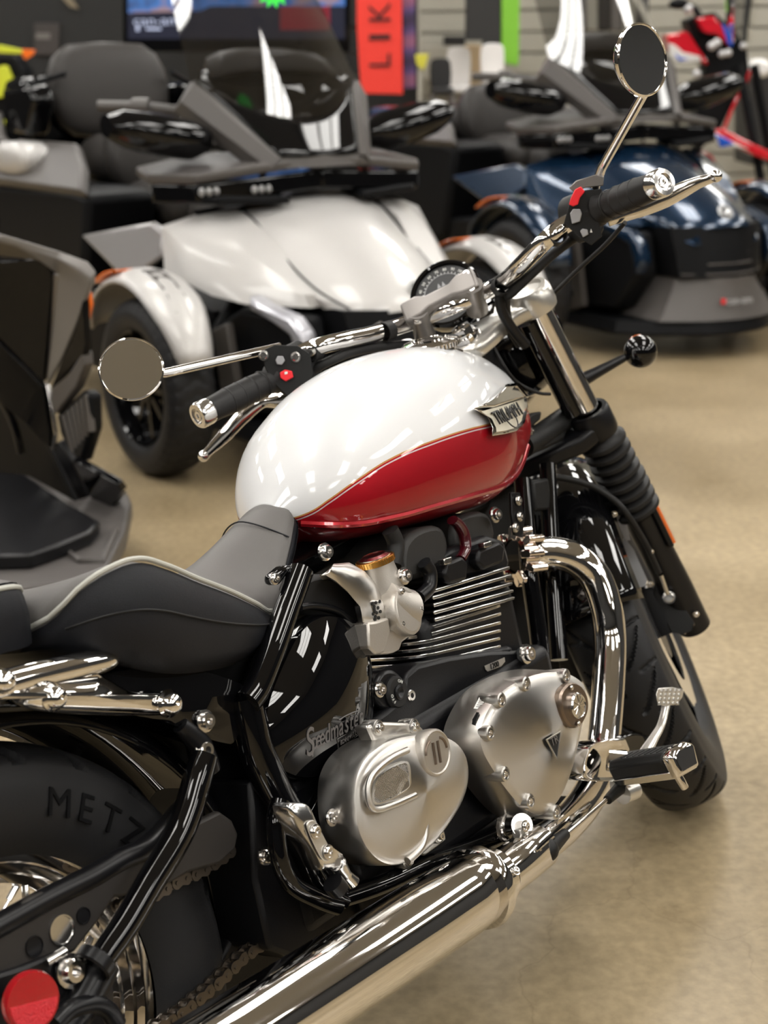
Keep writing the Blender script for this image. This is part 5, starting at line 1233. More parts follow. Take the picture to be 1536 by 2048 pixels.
            G().lathe([(.03, -.03), (.032, 0), (.03, .03)], 16, cap0=True, cap1=True).obj('switchgear', PLAST, R, T=frame(V(gp[1]) , V(gp[2]) - V(gp[1])))
            # front wheel and mudguard
            WT = M.Translation((0, .69 * (1 if s > 0 else -1), .30)) @ M.Rotation(-pi / 2 * s, 4, 'X')
            if (s, 'w') and 'rtyre' not in ROAD:
                ROAD['rtyre'] = tyre_mesh(.30, .19, .165, lambda th, q: .006 if (abs(abs(q) - .35) < .05 or abs(abs(q) - .05) < .04 or abs(((th * 40 / (2 * pi)) + abs(q)) % 1 - .5) < .06) else 0, 240, 20).obj('front_wheel', RUBBER, R, T=WT, ang=40); o = ROAD['rtyre']
                g = G().lathe([(.192, .075), (.185, .07), (.178, .03), (.178, -.07), (.19, -.075)], 48)
                g.lathe([(.0001, .045), (.045, .045), (.05, .02), (.05, -.03), (.0001, -.03)], 24)
                for k in range(9): g.box((.11, 0, .03), (.15, .02, .02), T=M.Rotation(k * 2 * pi / 9, 4, 'Z'))
                g.obj('rim', GLB, o, T=M()); ROAD['rt_ch'] = True
            else:
                o = dup(ROAD['rtyre'], WT, R)
            rows = []
            for i in range(17):
                a = radians(lerp(152, 18, i / 16)); t = i / 16; wv = .098 * (1 - .45 * max(0, t - .72) / .28) * (1 - .3 * max(0, .12 - t) / .12)
                r = .375 + .01 * sin(t * pi); cx, cz = -.02, .30
                rows.append([V((cx + (r - .035 * abs(q) ** 2.5) * cos(a) * (1.04 if a < pi / 2 else 1), (.70 + wv * q) * (1 if s > 0 else -1), cz + (r - .035 * abs(q) ** 2.5) * sin(a))) for q in [lerp(-1, 1, j / 10) for j in range(11)]])
            fd = loft('mudguard', rows, paint, R, closed=False, solid=.012)
            ins = [[V((-.02 + (.388) * cos(a), (.70 + y_) * (1 if s > 0 else -1), .30 + .388 * sin(a))) for y_ in (-.03, .03)] for a in [radians(lerp(84, 40, i / 8)) for i in range(9)]]
            loft('mudguard_insert', ins, PLAST, fd, closed=False, solid=.006)
            ob = [[V((-.02 + (.388) * cos(a), (.70 + y_) * (1 if s > 0 else -1), .30 + .386 * sin(a))) for y_ in ((-.095, -.0) if s > 0 else (.0, .095))] for a in [radians(lerp(122, 96, i / 6)) for i in range(7)]]
            loft('side_marker', ob, AMBER, fd, closed=False, solid=.006)
            for z0, z1, x_ in ((.26, .24, .06), (.26, .24, -.12), (.40, .42, -.02)): G().tube(f([(x_, -.60, z0), (x_, -.28, z1)]), .018, 10).obj('suspension_arm', PLASTD, R)
            G().tube(f([(-.04, -.52, .30), (-.06, -.32, .56)]), .035, 14).obj('shock_absorber', PLASTD, R)
            # side luggage and rider footwell
            rprism('side_case', f([(-1.85, -.50, .86), (-1.0, -.52, .88), (-.86, -.52, .86), (-.98, -.52, .42), (-1.20, -.52, .30), (-1.9, -.50, .38)]), (0, .30 * (1 if s < 0 else -1), 0), PLASTD, R, .03)
            plate('case_lid', f([(-1.86, -.52, .87), (-.84, -.53, .87), (-1.02, -.44, .95), (-1.25, -.36, 1.02), (-1.86, -.36, 1.02)]), .05, PLAST, R, .015)
            pad((-1.62, -.46 * (1 if s < 0 else -1), .97), .19, .085, .07, paint, 'case_cap', R)
            if touring: rprism('armrest', f([(-1.95, -.40, 1.24), (-1.55, -.44, 1.26), (-1.50, -.44, 1.20), (-1.60, -.44, 1.06), (-1.9, -.40, 1.06)]), (0, .10 * (1 if s < 0 else -1), 0), GLB, R, .02)
            if touring: G().tube(f([(-1.93, -.43, 1.14), (-1.85, -.45, 1.04), (-1.70, -.47, 1.00), (-1.52, -.47, .98)]), .02, 12).obj('grab_handle', PLAST, R)
            if touring: G().tube(f([(-1.62, -.24, 1.30), (-1.72, -.36, 1.26), (-1.80, -.42, 1.12)]), .012, 10).obj('backrest_arm', PLASTD, R)
            rprism('footwell', f([(-1.10, -.50, .50), (-.30, -.46, .56), (-.10, -.42, .50), (-.12, -.42, .16), (-1.1, -.46, .18)]), (0, .36 * (1 if s < 0 else -1), 0), PLASTD, R, .02)
    # centre bodywork
    gr = [[(.50, w * q, z) if 0 else (x - .10 * q * q, w * q, z) for q in (-1, -.6, 0, .6, 1)] + [(-.15, w * .9, z), (-.15, -w * .9, z)] for z, w, x in ((.56, .250, .575), (.46, .235, .60), (.345, .225, .62))]
    loft('front_grille', gr, PLASTD, R, ang=30)
    for k in range(5): G().tube([(x - .10 * q * q + .004, w * q, z) for z, w, x in ((.53 - k * .042, .218, .568 + k * .012),) for q in (-1, -.5, 0, .5, 1)], .004, 6).obj('grille_bar', PLAST, R)
    lp = [[(x - .14 * q * q, w * q, z) for q in (-1, -.7, -.35, 0, .35, .7, 1)] + [(-.0, w * .95, z), (-.0, -w * .95, z)] for z, w, x in ((.345, .215, .625), (.30, .235, .63), (.20, .30, .655), (.17, .33, .665))]
    lipo = loft('front_lip', lp, PLAST, R, ang=28)
    sp_ = [[(x - .30 * q * q, w * q, z) for q in (-1, -.7, -.35, 0, .35, .7, 1)] + [(-.1, w, z), (-.1, -w, z)] for z, w, x in ((.165, .43, .66), (.115, .45, .67), (.10, .44, .64))]
    loft('splitter', sp_, PLASTD, R, ang=28)
    text('can-am', .05, frame(V((.652, 0, .250)), V((.93, 0, .36)), V((0, 1, 0))), HLENS, R, 'lip_lettering'); G().box((.648, -.085, .252), (.004, .022, .022)).obj('lip_badge', REDSW, R)
    # dash cowl and instrument surround
    cw = []
    for i in range(8):
        t = i / 7; cw.append([(-.015 - .12 * t - (.03 + .16 * t) * q * q, (.16 + .155 * t) * q, 1.015 + .115 * t + .135 * q * q * t) for q in [lerp(-1, 1, k / 14) for k in range(15)]])
    loft('dash_cowl', cw, GLB, R, closed=False, solid=.015, ang=80)
    loft('screen_base', [[(lerp(-.135 - .19 * q * q, -.43, t), lerp(.315, .24, t) * q, lerp(1.13 + .135 * q * q, 1.33 - .03 * q * q, t) + .02 * sin(pi * t)) for q in [lerp(-1, 1, k / 14) for k in range(15)]] for t in (0, .2, .4, .6, .8, 1)], GLB, R, closed=False, solid=.01, ang=80)
    loft('front_bridge', [[(.00 - .04 * q * q, .19 * q, .98), (-.01 - .04 * q * q, .19 * q, 1.02), (-.10, .19 * q, 1.02), (-.10, .19 * q, .98)] for q in (-1, 0, 1)], PLAST, R)
    loft('instrument_surround', [[(x + .03 * (1 - (2 * j / 8 - 1) ** 2), w * (2 * j / 8 - 1), z + .03 * (1 - (2 * j / 8 - 1) ** 4)) for j in range(9)] for x, w, z in ((-.33, .26, 1.27), (-.38, .24, 1.33), (-.46, .20, 1.34), (-.55, .18, 1.24))], PLAST, R, closed=False, solid=.02)
    plate('display', [(-.345, -.15, 1.275), (-.345, .15, 1.275), (-.40, .15, 1.335), (-.40, -.15, 1.335)], .012, GLB, R, .004)
    ws = []
    for i in range(15):
        t = i / 14; w = lerp(.340, .28, t)
        ws.append([V((lerp(-.135, -.50, t) - (.19 - .06 * t) * q * q, w * q, lerp(1.135 + .135 * q * q, 1.78 - .05 * q * q, t))) for q in [lerp(-1, 1, k / 16) for k in range(17)]])
    loft('windshield', ws, SCREENM, R, closed=False, ang=80)
    loft('centre_body', [[(x, -w, .22), (x, -w, z * .8), (x, -w * .6, z), (x, w * .6, z), (x, w, z * .8), (x, w, .22)] for x, w, z in ((-.10, .24, .82), (-.45, .20, .86), (-.75, .15, .70), (-1.2, .20, .72), (-1.9, .3, .75))], PLASTD, R)
    # seats
    pad((-1.08, 0, .80), .30, .20, .10, SEATB, 'rider_seat', R)
    pad((-.78, 0, .78), .14, .13, .09, SEATB, 'seat_nose', R)
    pad((-1.30, 0, .98), .08, .23, .17, SEATB, 'rider_backrest', R, M.Rotation(radians(-14), 4, 'Y'))
    pad((-1.52, 0, .95), .22, .21, .11, SEATB, 'passenger_seat', R)
    if touring: pad((-1.74, 0, 1.23), .075, .275, .20, SEATB, 'passenger_backrest', R, M.Rotation(radians(-10), 4, 'Y'))
    if touring: rprism('top_case', [(-1.78, -.32, 1.30), (-2.15, -.32, 1.28), (-2.2, -.32, .98), (-1.80, -.32, .98)], (0, .64, 0), GLB, R, .04)
    WT = M.Translation((-1.72, 0, .32)) @ M.Rotation(-pi / 2, 4, 'X') @ M.Diagonal((1.06, 1.06, 1.35, 1)); o = dup(ROAD['rtyre'], WT, R); o.name = 'rear_wheel'
    return R
ROAD = {}
STRUT = mat('strut_silver', (.42, .42, .46), .3, .5, coat=.6)
RS = roadster(MR @ M.Translation((4.09, -.20, 0)) @ M.Rotation(radians(214), 4, 'Z'), SILV, 'pearl silver three-wheeled roadster with tall windshield behind the red and white motorcycle', SIDEG)
tag(RS, group='roadsters parked in a row')
ROAD.clear()
RB = roadster(MR @ M.Translation((6.24, -1.68, .0)) @ M.Rotation(radians(208), 4, 'Z') @ M.Scale(1.05, 4), BLUE, 'dark blue three-wheeled roadster at the right behind the handlebar', BLUE, False)
tag(RB, group='roadsters parked in a row')
# price star hanging on the silver roadster's screen
g = G(); st8 = [V(((.055 if i % 2 else .038) * cos(2 * pi * i / 26), (.055 if i % 2 else .038) * sin(2 * pi * i / 26), 0)) for i in range(26)]
GREENS = mat('fluorescent_green_card', (.03, .80, .06), .5)
sT = MR @ M.Translation(rx(548, -22, 3.95)) @ frame(V((0, 0, 0)), V((-1, .1, .2)), V((0, 1, 0)))
o = G().prism([p * 1.15 for p in st8], (0, 0, .003)).obj('price_star', GREENS, T=sT); tag(o, 'bright green star shaped price tag hanging above the silver windshield', 'price tag')

# ------------------------------------------------------------------ the dark roadster at the left edge, traced on planes of its own frame
NT = MR @ M.Translation((2.66, .86, 0)) @ M.Rotation(radians(214), 4, 'Z'); NTI = NT.inverted(); NC_ = NTI @ CW
def na(u, v, b):
    d = NTI.to_3x3() @ (RW_ * ((u - 768) / FPX) - UW * ((v - 1024) / FPX) + FW); return NC_ + d * ((b - NC_.y) / d.y)
GLN = mat('near_gloss_black', (.004, .004, .0045), .35, coat=.35, coatr=.03, spec=0)
RN = empty('three_wheeled_roadster', 'black and dark grey angular roadster cut off by the left edge', 'roadster', 'roadsters parked in a row', T=NT)
def npn(name, pts, b, th, m, bev=.006, sm=0):
    p = [na(u, v, b) for u, v in pts]
    if sm: p = crl(p, sm)
    return G().prism(p, (0, th, 0)).obj(name, m, RN, bevel=bev, T=M())
def npd(name, pts, th, m, bev=.006):       # corners each with their own depth b
    return plate(name, [na(u, v, b) for u, v, b in pts], th, m, RN, bev)
npd('side_fairing', [(-60, 512, .22), (0, 520, .27), (70, 512, .33), (104, 525, .36), (110, 560, .37), (92, 762, .38), (40, 712, .34), (0, 672, .30), (-60, 610, .24)], .02, GLN)
npd('lower_fairing', [(-60, 625, .24), (0, 680, .30), (40, 720, .34), (90, 772, .38), (102, 860, .38), (104, 895, .38), (60, 850, .34), (0, 800, .30), (-60, 740, .24)], .02, GLN)
npd('fairing_edge', [(88, 765, .385), (97, 770, .385), (114, 868, .385), (106, 900, .385), (100, 880, .385)], .012, CHROME2, .003)
npd('corner_panel', [(-60, 462, .10), (0, 474, .16), (45, 487, .24), (120, 510, .36), (170, 528, .40), (187, 548, .41), (186, 566, .41), (160, 640, .40), (130, 712, .39), (98, 768, .385), (112, 640, .38), (122, 545, .37), (80, 515, .30), (0, 506, .2), (-60, 500, .12)], .03, mat('lit_grey_plastic', (.15, .14, .13), .45), .008)  # panel grey lightened to paint in the light falling on it
npd('corner_edge', [(112, 545, .372), (123, 548, .374), (112, 650, .385), (98, 758, .39), (90, 755, .39), (101, 650, .38)], .02, CLAMP, .004)
npd('wheel_arch_panel', [(172, 595, .40), (178, 690, .40), (174, 710, .40), (140, 745, .40), (105, 778, .39), (132, 712, .39), (158, 650, .40)], .02, GLN)
npd('arch_lower', [(176, 700, .405), (179, 728, .405), (160, 775, .40), (120, 828, .39), (108, 800, .39), (112, 776, .39), (145, 750, .40)], .03, PLAST, .006)
npd('amber_marker', [(172, 574, .415), (181, 585, .415), (184, 612, .415), (178, 640, .415), (172, 648, .415), (166, 618, .415)], .01, AMBER, .003)
npn('air_outlet', [(112, 830), (165, 780), (178, 790), (180, 860), (160, 925), (140, 905), (120, 870)], .39, .04, PLASTD, .01)
for k in range(6): npn('outlet_slat', [(122 + k * 9, 832 - k * 8), (126 + k * 9, 828 - k * 8), (146 + k * 6.5, 905 - k * 8), (142 + k * 6.5, 905 - k * 8)], .385, .02, PLAST, .002)
npd('bumper_bar', [(108, 888, .40), (125, 880, .40), (150, 920, .42), (178, 985, .46), (198, 1025, .50), (215, 1020, .50), (240, 985, .46), (248, 985, .46), (222, 1030, .50), (196, 1045, .50), (170, 1010, .46), (140, 950, .42)], .03, SATIN, .006)
npd('bumper_panel', [(150, 915, .38), (240, 965, .40), (250, 978, .42), (218, 1020, .48), (200, 1020, .48), (178, 975, .44)], .02, GLB, .004)
def nz(u, v, z):
    d = NTI.to_3x3() @ (RW_ * ((u - 768) / FPX) - UW * ((v - 1024) / FPX) + FW); return NC_ + d * ((z - NC_.z) / d.z)
def nzp(name, pts, z, th, m, bev=.008): return G().prism([nz(u, v, z) for u, v in pts], (0, 0, -th)).obj(name, m, RN, bevel=bev, T=M())
nzp('front_lip', [(232, 975), (256, 985), (263, 1002), (250, 1060), (206, 1150), (-90, 1195), (-90, 950), (60, 950), (150, 1000)], .15, .055, PLAST)
nzp('splitter_plate', [(-90, 935), (50, 948), (140, 1008), (200, 1042), (180, 1062), (118, 1088), (60, 1108), (-90, 1112)], .19, .04, SATIN)
G().tube([nz(u, v, .155) for u, v in ((118, 1090), (160, 1122), (205, 1122), (232, 1060))], .008, 8).obj('lip_crease', PLAST, RN)
npd('inner_body', [(-80, 520, .30), (70, 540, .40), (92, 870, .43), (140, 970, .47), (185, 1075, .52), (120, 1080, .50), (-80, 1090, .36)], .02, PLASTD, .004)
npd('fog_lamp_pod', [(34, 960, .34), (60, 985, .37), (140, 1010, .42), (142, 1050, .44), (90, 1045, .42), (60, 1050, .40), (44, 1010, .36)], .03, GLB, .008)
npn('side_pod', [(-40, 855), (10, 872), (34, 905), (36, 935), (0, 960), (-40, 965)], .42, .1, PLAST, .015, 2)
G().tube([na(2, 800, .33), na(28, 850, .36), na(42, 905, .38)], .012, 10, smooth=4).obj('brake_line', GLB, RN)
# ------------------------------------------------------------------ the back of the shop (room frame: x metres ahead)
def rp(name, pts, x, th, m, par=None, bev=.004, sm=0, T=None):
    """a body whose front face has this outline on the plane x and which runs back th metres"""
    p = [rx(u, v, x) for u, v in pts]
    if sm: p = crl(p, sm)
    o = G().prism(p, (th, 0, 0)).obj(name, m, par, bevel=bev, T=M() if par else MR); return o
def rect(u0, v0, u1, v1): return [(u0, v0), (u1, v0), (u1, v1), (u0, v1)]
# partition: charcoal wall at the left, slatwall at the right
XW = 10.6
def ywall(u): return rx(u, 60, XW).y
yl, ym, yr = 7.9, ywall(838), -8.9
o = G().box((XW + .06, (yl + ym) / 2, 1.85), (.12, yl - ym, 3.66)).obj('wall_partition', DARKW, T=MR); o['kind'] = 'structure'
sw = G().box((XW + .08, (ym + yr) / 2, 1.85), (.10, ym - yr, 3.66)).obj('wall_slatboard', WALLG, T=MR); sw['kind'] = 'structure'
p0 = G().box((0, 0, 0), (.03, ym - yr, .135)).obj('slat', SLATM, sw, T=M(), bevel=.004)
inst(p0, sw, [M.Translation((XW + .01, (ym + yr) / 2, .10 + i * .15)) for i in range(24)])
# television
TVX = 8.9
tv = rp('television', rect(246, -230, 700, 104), TVX, .06, GLB, bev=.006); tag(tv, 'large wall television showing a blue picture with white lettering, left of the red banner', 'television')
SCR = mat('lit_screen_dark', (.01, .01, .012), .2, emit=(.012, .014, .03), es=1.0)
SCB = bpy.data.materials.new('lit_screen_picture'); SCB.use_nodes = True
def _scr():
    nt, b = nodes(SCB); N = nt.nodes.new; L = nt.links.new
    tc = N('ShaderNodeTexCoord'); n = N('ShaderNodeTexNoise'); n.inputs['Scale'].default_value = 7; r = N('ShaderNodeValToRGB'); e = r.color_ramp.elements
    e[0].position = .35; e[0].color = (.02, .05, .16, 1); e[1].position = .62; e[1].color = (.35, .22, .25, 1); k = e.new(.5); k.color = (.03, .18, .55, 1)
    L(tc.outputs['Object'], n.inputs[0]); L(n.outputs[0], r.inputs[0]); L(r.outputs[0], b.inputs['Emission Color']); b.inputs['Emission Strength'].default_value = .9; b.inputs['Base Color'].default_value = (.01, .01, .01, 1)
_scr()
rp('screen', rect(256, -220, 690, 78), TVX - .005, .004, SCR, tv, 0)
rp('screen_picture', [(256, -220), (690, -220), (690, 12), (420, 12), (400, 22), (256, 26)], TVX - .009, .003, SCB, tv, 0)
rp('screen_red_panel', rect(560, 12, 660, 60), TVX - .009, .003, mat('lit_screen_red', (.01, 0, 0), .3, emit=(.35, .02, .04), es=.6), tv, 0)
SCW = mat('lit_screen_white', (.02, .02, .02), .3, emit=(.55, .60, .80), es=1)
c = rx(313, 42, TVX - .012); a = rx(313, 42, TVX - .012)
text('can-am', .080, frame(c, V((-1, 0, 0)), V((0, -1, 0))), SCW, tv, 'screen_lettering', spacing=1.02, sx=1.25)
rp('screen_line', rect(292, 55, 322, 60), TVX - .012, .002, SCW, tv, 0); rp('screen_mark', rect(272, 52, 279, 62), TVX - .012, .002, SCW, tv, 0)
# shelving below and beside the television
SHM = mat('display_shelf_black', (.03, .03, .03), .5)
sf = empty('display_shelf', 'black shelving unit below the television', 'shelf', T=MR)
for v0, v1 in ((44, 56), (98, 107), (150, 160), (205, 214)):
    rp('shelf_board', rect(480, v0, 716, v1), 9.4, .4, SHM, sf)
rp('shelf_upright', rect(640, -40, 652, 260), 9.45, .35, SHM, sf); rp('shelf_upright', rect(480, 108, 492, 260), 9.45, .35, SHM, sf)
# dark wall poster
po = rp('wall_poster', rect(68, 46, 118, 110), XW - .03, .02, mat('poster_brown_black', (.045, .038, .036), .5)); tag(po, 'small dark poster with a pale label on the charcoal wall', 'poster')
rp('poster_label', rect(72, 66, 100, 78), XW - .034, .004, mat('poster_label', (.16, .15, .14), .5), po, 0)
po = rp('paper_sign', [(118, -10), (140, -8), (158, 18), (140, 14)], XW - .05, .01, mat('tan_paper', (.22, .18, .12), .6)); tag(po, 'tan paper corner hanging at the top left of the charcoal wall', 'sign')
# red banner with rotated letters
BX = 8.6
RED = mat('banner_red', (.85, .045, .028), .55)
bn = rp('banner', [(711, -200), (802, -200), (804, 60), (806, 189), (722, 187), (714, 60)], BX, .02, RED); tag(bn, 'tall red banner with dark letters turned sideways', 'banner')
BLT = mat('banner_lettering', (.05, .006, .006), .6)
for ch, v, wdt in (('L', 122, 1), ('I', 74, 1.7), ('K', 26, 1)):
    text(ch, .190, frame(rx(762, v, BX - .006), V((-1, 0, 0)), V((0, 0, 1))), BLT, bn, 'banner_letter', depth=.002, sx=wdt)
PUR = bpy.data.materials.new('purple_poster'); PUR.use_nodes = True
def _pur():
    nt, b = nodes(PUR); N = nt.nodes.new; L = nt.links.new
    tc = N('ShaderNodeTexCoord'); n = N('ShaderNodeTexWave'); n.bands_direction = 'Z'; n.inputs['Scale'].default_value = 1.4; n.inputs['Distortion'].default_value = 3; r = N('ShaderNodeValToRGB'); e = r.color_ramp.elements
    e[0].color = (.035, .018, .06, 1); e[1].color = (.30, .11, .20, 1); k = e.new(.5); k.color = (.10, .06, .20, 1)
    L(tc.outputs['Object'], n.inputs[0]); L(n.outputs[0], r.inputs[0]); L(r.outputs[0], b.inputs['Base Color'])
_pur()
pp_ = rp('poster_panel', [(802, -200), (829, -200), (831, 176), (807, 178)], BX + .08, .03, PUR); tag(pp_, 'narrow purple poster panel beside the red banner', 'poster')
pst = rp('display_post', [(834, -200), (840, -200), (842, 250), (836, 250)], BX + .2, .05, SLATM); tag(pst, 'thin pale upright post right of the purple poster', 'post')
# lime green post and black display panel
gp = rp('green_post', [(1003, -200), (1041, -200), (1038, 120), (1036, 132), (1003, 125)], 9.2, .15, mat('lime_green_paint', (.20, .50, .035), .5)); tag(gp, 'lime green square post in front of the slatwall', 'post')
o = rp('display_board', [(932, -200), (1002, -200), (1002, 92), (966, 92), (966, 80), (932, 80)], 9.2, .12, mat('board_black', (.022, .021, .020), .6)); tag(o, 'black display board left of the lime green post', 'board')
# chairs and shelving at the slatwall
CHW = mat('chair_white_plastic', (.72, .70, .68), .45); CHT = mat('chair_tan_plastic', (.55, .42, .27), .5); CHB = mat('chair_black_plastic', (.018, .017, .017), .45)
def chair(px0, y0, w, h, X, m, lab, rot=0):
    c = rx(px0, y0, X); k = (X - CR.x) / FPX * 1.0
    R = empty('side_chair', lab, 'chair', 'chairs by the slatwall', T=MR @ M.Translation((c.x, c.y, 0)) @ M.Rotation(rot, 4, 'Z'))
    W_, zt = w * k / 2, c.z; zs = zt - h * k
    bk = crl([V((0, -W_, zs + .06)), V((0, -W_ * 1.02, zt - .06)), V((0, -W_ * .75, zt)), V((0, W_ * .75, zt)), V((0, W_ * 1.02, zt - .06)), V((0, W_, zs + .06)), V((0, W_ * .8, zs + .02)), V((0, -W_ * .8, zs + .02))], 3)
    G().prism(bk, (.03, 0, 0)).obj('backrest', m, R, bevel=.008, T=M())
    G().box((-.18, 0, zs), (.40, W_ * 2, .04)).obj('seat', m, R, bevel=.01, T=M())
    for a_ in (-1, 1):
        for b_ in (0, 1): G().tube([(.0 - .36 * b_, a_ * W_ * .9, zs - .02), (.03 - .42 * b_, a_ * W_, .0)], .012, 8).obj('leg', CLAMP, R)
    return R
chair(918, 96, 44, 75, 9.35, CHW, 'white plastic chair with a plain back beside the black chair')
chair(946, 90, 40, 70, 9.8, CHT, 'tan plastic chair between the two white chairs')
chair(985, 89, 44, 66, 8.98, CHW, 'white plastic chair nearest the lime green post')
chair(881, 118, 40, 58, 8.9, CHB, 'black chair with a rounded back left of the white chairs')
o = rp('counter_box', [(888, 72), (931, 72), (931, 91), (888, 91)], 10.3, .2, CHB); tag(o, 'black box on the counter above the chairs', 'box')
o = rp('counter', [(838, 92), (1000, 92), (1000, 160), (838, 160)], 10.25, .25, SLATM); tag(o, 'pale low counter in front of the slatwall', 'counter')
o = rp('yellow_tag', [(830, 109), (857, 108), (852, 130), (846, 142), (833, 128)], 8.5, .02, mat('yellow_card', (.62, .58, .06), .5)); tag(o, 'yellow tag hanging beside the purple poster', 'tag')
rod = rp('tag_stand', [(836, 140), (843, 140), (843, 300), (836, 300)], 8.55, .03, SLATM); tag(rod, 'slim pale stand under the yellow tag', 'stand')
# stacked merchandise rack at the far right of the slatwall
rk = empty('clothes_rack', 'dark clothes rack behind the blue roadster windshield', 'rack', T=MR)
for i, (u, w_, m) in enumerate(((1145, 26, CLAMP), (1172, 22, SLATM), (1196, 24, CHB), (1222, 20, CLAMP), (1246, 24, SLATM), (1272, 18, CHB))):
    rp('garment', [(u, -80), (u + w_, -80), (u + w_ + 2, 62), (u - 2, 60)], 9.6 + .02 * i, .25, m, rk, .01)
G().tube([rx(1130, -86, 9.7), rx(1300, -86, 9.7)], .015, 8).obj('rail', CHROME2, rk)
for u in (1134, 1296):
    a_ = rx(u, -86, 9.7); G().tube([a_, (a_.x, a_.y, 0)], .015, 8).obj('upright', CHROME2, rk)
# red strip board
# ------------------------------------------------------------------ sport motorcycle, red, white and blue (right edge)
SX = 7.75
SRED = mat('sport_red_paint', (.62, .006, .02), .22, coat=1); SWH = mat('sport_white_paint', (.78, .77, .75), .25, coat=1); SBL = mat('sport_blue_paint', (.01, .10, .62), .25, coat=1)
sb = empty('sport_motorcycle', 'red white and blue sport motorcycle at the right edge behind the blue roadster', 'motorcycle', T=MR)
def sp_(name, pts, dx, th, m, sm=0, bev=.006): return rp(name, pts, SX + dx, th, m, sb, bev, sm)
sp_('fuel_tank', [(1334, 70), (1372, 62), (1380, 68), (1400, 100), (1416, 122), (1416, 132), (1400, 122), (1370, 118), (1340, 100)], -.04, .24, SRED, 0, .015)
sp_('tank_stripe', [(1338, 86), (1350, 90), (1366, 104), (1400, 112), (1402, 122), (1376, 124), (1352, 122), (1340, 110)], -.05, .01, SWH, 0, .002)
sp_('tank_stripe', [(1349, 106), (1362, 116), (1378, 118), (1358, 122)], -.055, .008, SBL, 0, .002)
sp_('main_frame', [(1372, 40), (1396, 30), (1430, 24), (1470, 60), (1495, 100), (1500, 150), (1470, 200), (1440, 262), (1400, 300), (1385, 270), (1408, 150), (1412, 120), (1385, 72)], .02, .20, PLASTD, 0, .01)
sp_('nose_fairing', [(1394, 36), (1428, 32), (1440, 46), (1455, 72), (1466, 90), (1458, 92), (1434, 68), (1420, 68), (1408, 64)], -.10, .10, SRED, 0, .01)
sp_('fairing_stripe', [(1444, 48), (1452, 52), (1467, 84), (1464, 94), (1456, 88)], -.11, .06, SBL, 0, .004)
for u, v, r in ((1424, 92, 9), (1434, 86, 9), (1444, 108, 8), (1456, 106, 8), (1486, 92, 7), (1394, 148, 9)):
    G().ball(rx(u, v, SX - .12), r * .0028, 14).obj('lamp', HLENS, sb)
ws = []
for i in range(7):
    t = i / 6; r_ = []
    for j in range(9):
        q = j / 4 - 1; u = lerp(1478, 1486, t) + q * lerp(26, 36, t); v = lerp(84, -60, t) ; p = rx(u, v, SX - .16 + .12 * q * q); r_.append(p)
    ws.append(r_)
G().rings(ws, False).obj('windscreen', SCREENM, sb, T=M(), ang=80)
G().tube([rx(1352, 2, SX), rx(1385, 14, SX), rx(1400, 34, SX)], .02, 10, smooth=4).obj('handlebar', PLASTD, sb); G().ball(rx(1358, 8, SX - .05), .05, 14, sc=(.6, 1.2, .6)).obj('mirror', PLASTD, sb)
G().ball(rx(1376, 18, SX - .05), .03, 12).obj('brake_reservoir', HLENS, sb)
G().tube([rx(u, v, SX - .02) for u, v in ((1500, 140), (1490, 170), (1470, 205), (1447, 262))], .010, 8, smooth=4).obj('red_trim', SRED, sb)
sp_('front_mudguard', [(1427, 262), (1444, 256), (1490, 280), (1560, 312), (1560, 330), (1510, 312), (1470, 292), (1440, 274)], -.25, .12, SRED, 0, .01)
sp_('mudguard_stripe', [(1425, 262), (1436, 268), (1470, 286), (1500, 300), (1466, 292), (1448, 296), (1436, 286)], -.26, .10, SWH, 0, .004)
sp_('mudguard_stripe', [(1431, 268), (1452, 276), (1470, 288), (1442, 295)], -.265, .08, SBL, 0, .004)
wT = M.Translation(rx(1560, 420, SX - .1) * 1.0) @ M.Rotation(radians(35), 4, 'Z') @ M.Rotation(pi / 2, 4, 'X')
c = rx(1560, 420, SX - .1); wT = M.Translation((c.x, c.y, .31)) @ M.Rotation(radians(25), 4, 'Z') @ M.Rotation(pi / 2, 4, 'X')
tyre_mesh(.31, .215, .12, lambda a, b: 0, 96, 12).obj('front_wheel', RUBBER, sb, T=wT, ang=40)
G().tube([rx(1478, 130, SX - .1), (c.x - .1, c.y + .06, .32)], .025, 12).obj('fork', PLASTD, sb); G().tube([rx(1508, 130, SX - .1), (c.x + .1, c.y - .06, .32)], .025, 12).obj('fork', PLASTD, sb)
c2 = rx(1400, 300, SX + .3); G().tube([(c2.x, c2.y, .7), (c2.x, c2.y, .02)], .03, 10).obj('side_stand', PLASTD, sb)
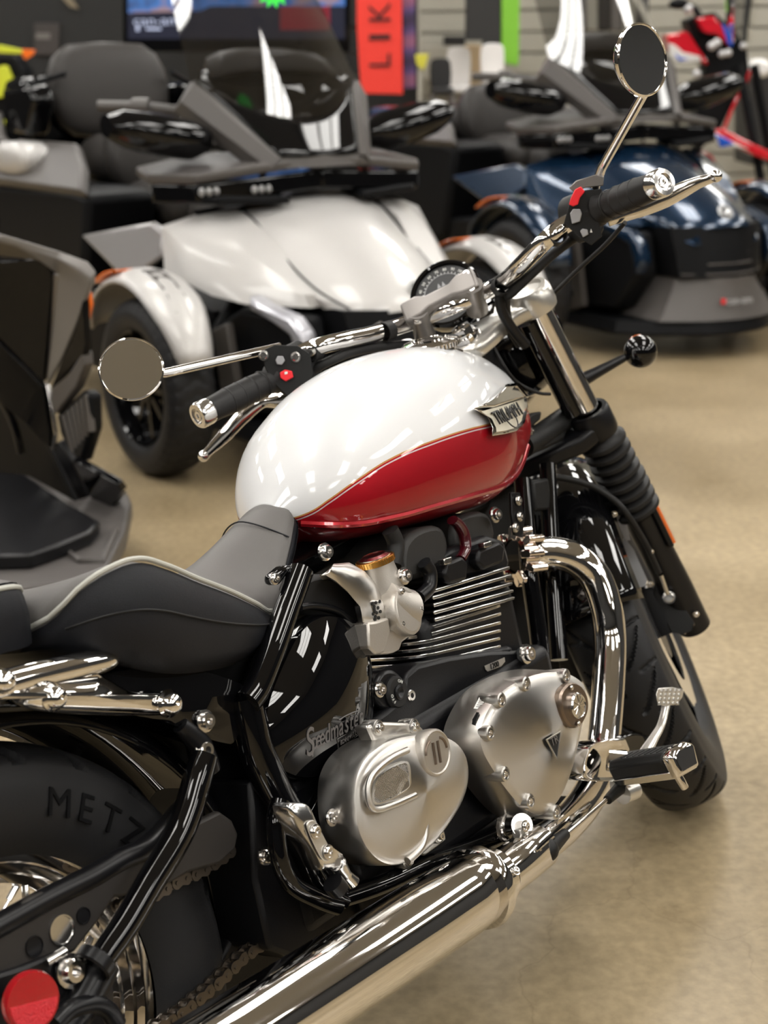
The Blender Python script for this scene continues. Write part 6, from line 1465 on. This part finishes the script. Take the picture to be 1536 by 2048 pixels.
# a dark bike with lime details behind the silver roadster's luggage
LIME = mat('lime_plastic', (.55, .60, .03), .45); db = empty('dirt_motorcycle', 'black motorcycle with lime green handguards at the far left edge', 'motorcycle', T=MR)
DX = 8.3
rp('handguard', [(-60, 84), (0, 90), (46, 100), (46, 108), (0, 106), (-60, 104)], DX, .04, LIME, db); rp('handguard_tip', [(44, 98), (70, 100), (66, 110), (50, 120), (44, 110)], DX - .01, .05, AMBER, db)
rp('shroud', [(-40, 150), (6, 130), (14, 132), (24, 158), (16, 178), (4, 196), (-40, 200)], DX, .06, LIME, db, .01)
rp('body', [(-80, 112), (30, 112), (50, 140), (60, 260), (-80, 330)], DX + .08, .25, PLASTD, db, .02)
rp('decal', [(6, 240), (20, 238), (22, 246), (8, 250)], DX + .06, .01, LIME, db, 0); rp('decal', [(-4, 246), (8, 244), (4, 254), (-6, 256)], DX + .06, .01, SBL, db, 0); rp('decal', [(40, 276), (54, 270), (56, 282), (42, 286)], DX + .05, .01, mat('decal_blue', (.02, .2, .6), .5), db, 0)
c = rx(-40, 300, DX + .2); tyre_mesh(.33, .24, .1, lambda a, b: 0, 72, 10).obj('front_wheel', RUBBER, db, T=M.Translation((c.x, c.y, .33)) @ M.Rotation(pi / 2, 4, 'X'), ang=40)
G().tube([(c.x, c.y, .33), (c.x, c.y, 1.2)], .03, 10).obj('fork', PLASTD, db)
# pale counters at the right wall behind the sport bike
o = rp('storage_cabinet', [(1478, 120), (1530, 115), (1530, 292), (1478, 292)], 9.8, .5, SLATM); tag(o, 'pale storage cabinet right of the sport motorcycle', 'cabinet')
o = rp('tall_cabinet', [(1502, 150), (1700, 150), (1700, 330), (1502, 330)], 9.2, .5, CHB); tag(o, 'black cabinet at the right edge behind the sport motorcycle', 'cabinet')
o = rp('helmet', [(1500, 130), (1512, 118), (1534, 120), (1545, 135), (1538, 152), (1512, 156), (1500, 146)], 8.9, .2, SWH, None, .03, 3); tag(o, 'white helmet on the cabinet at the right edge', 'helmet')
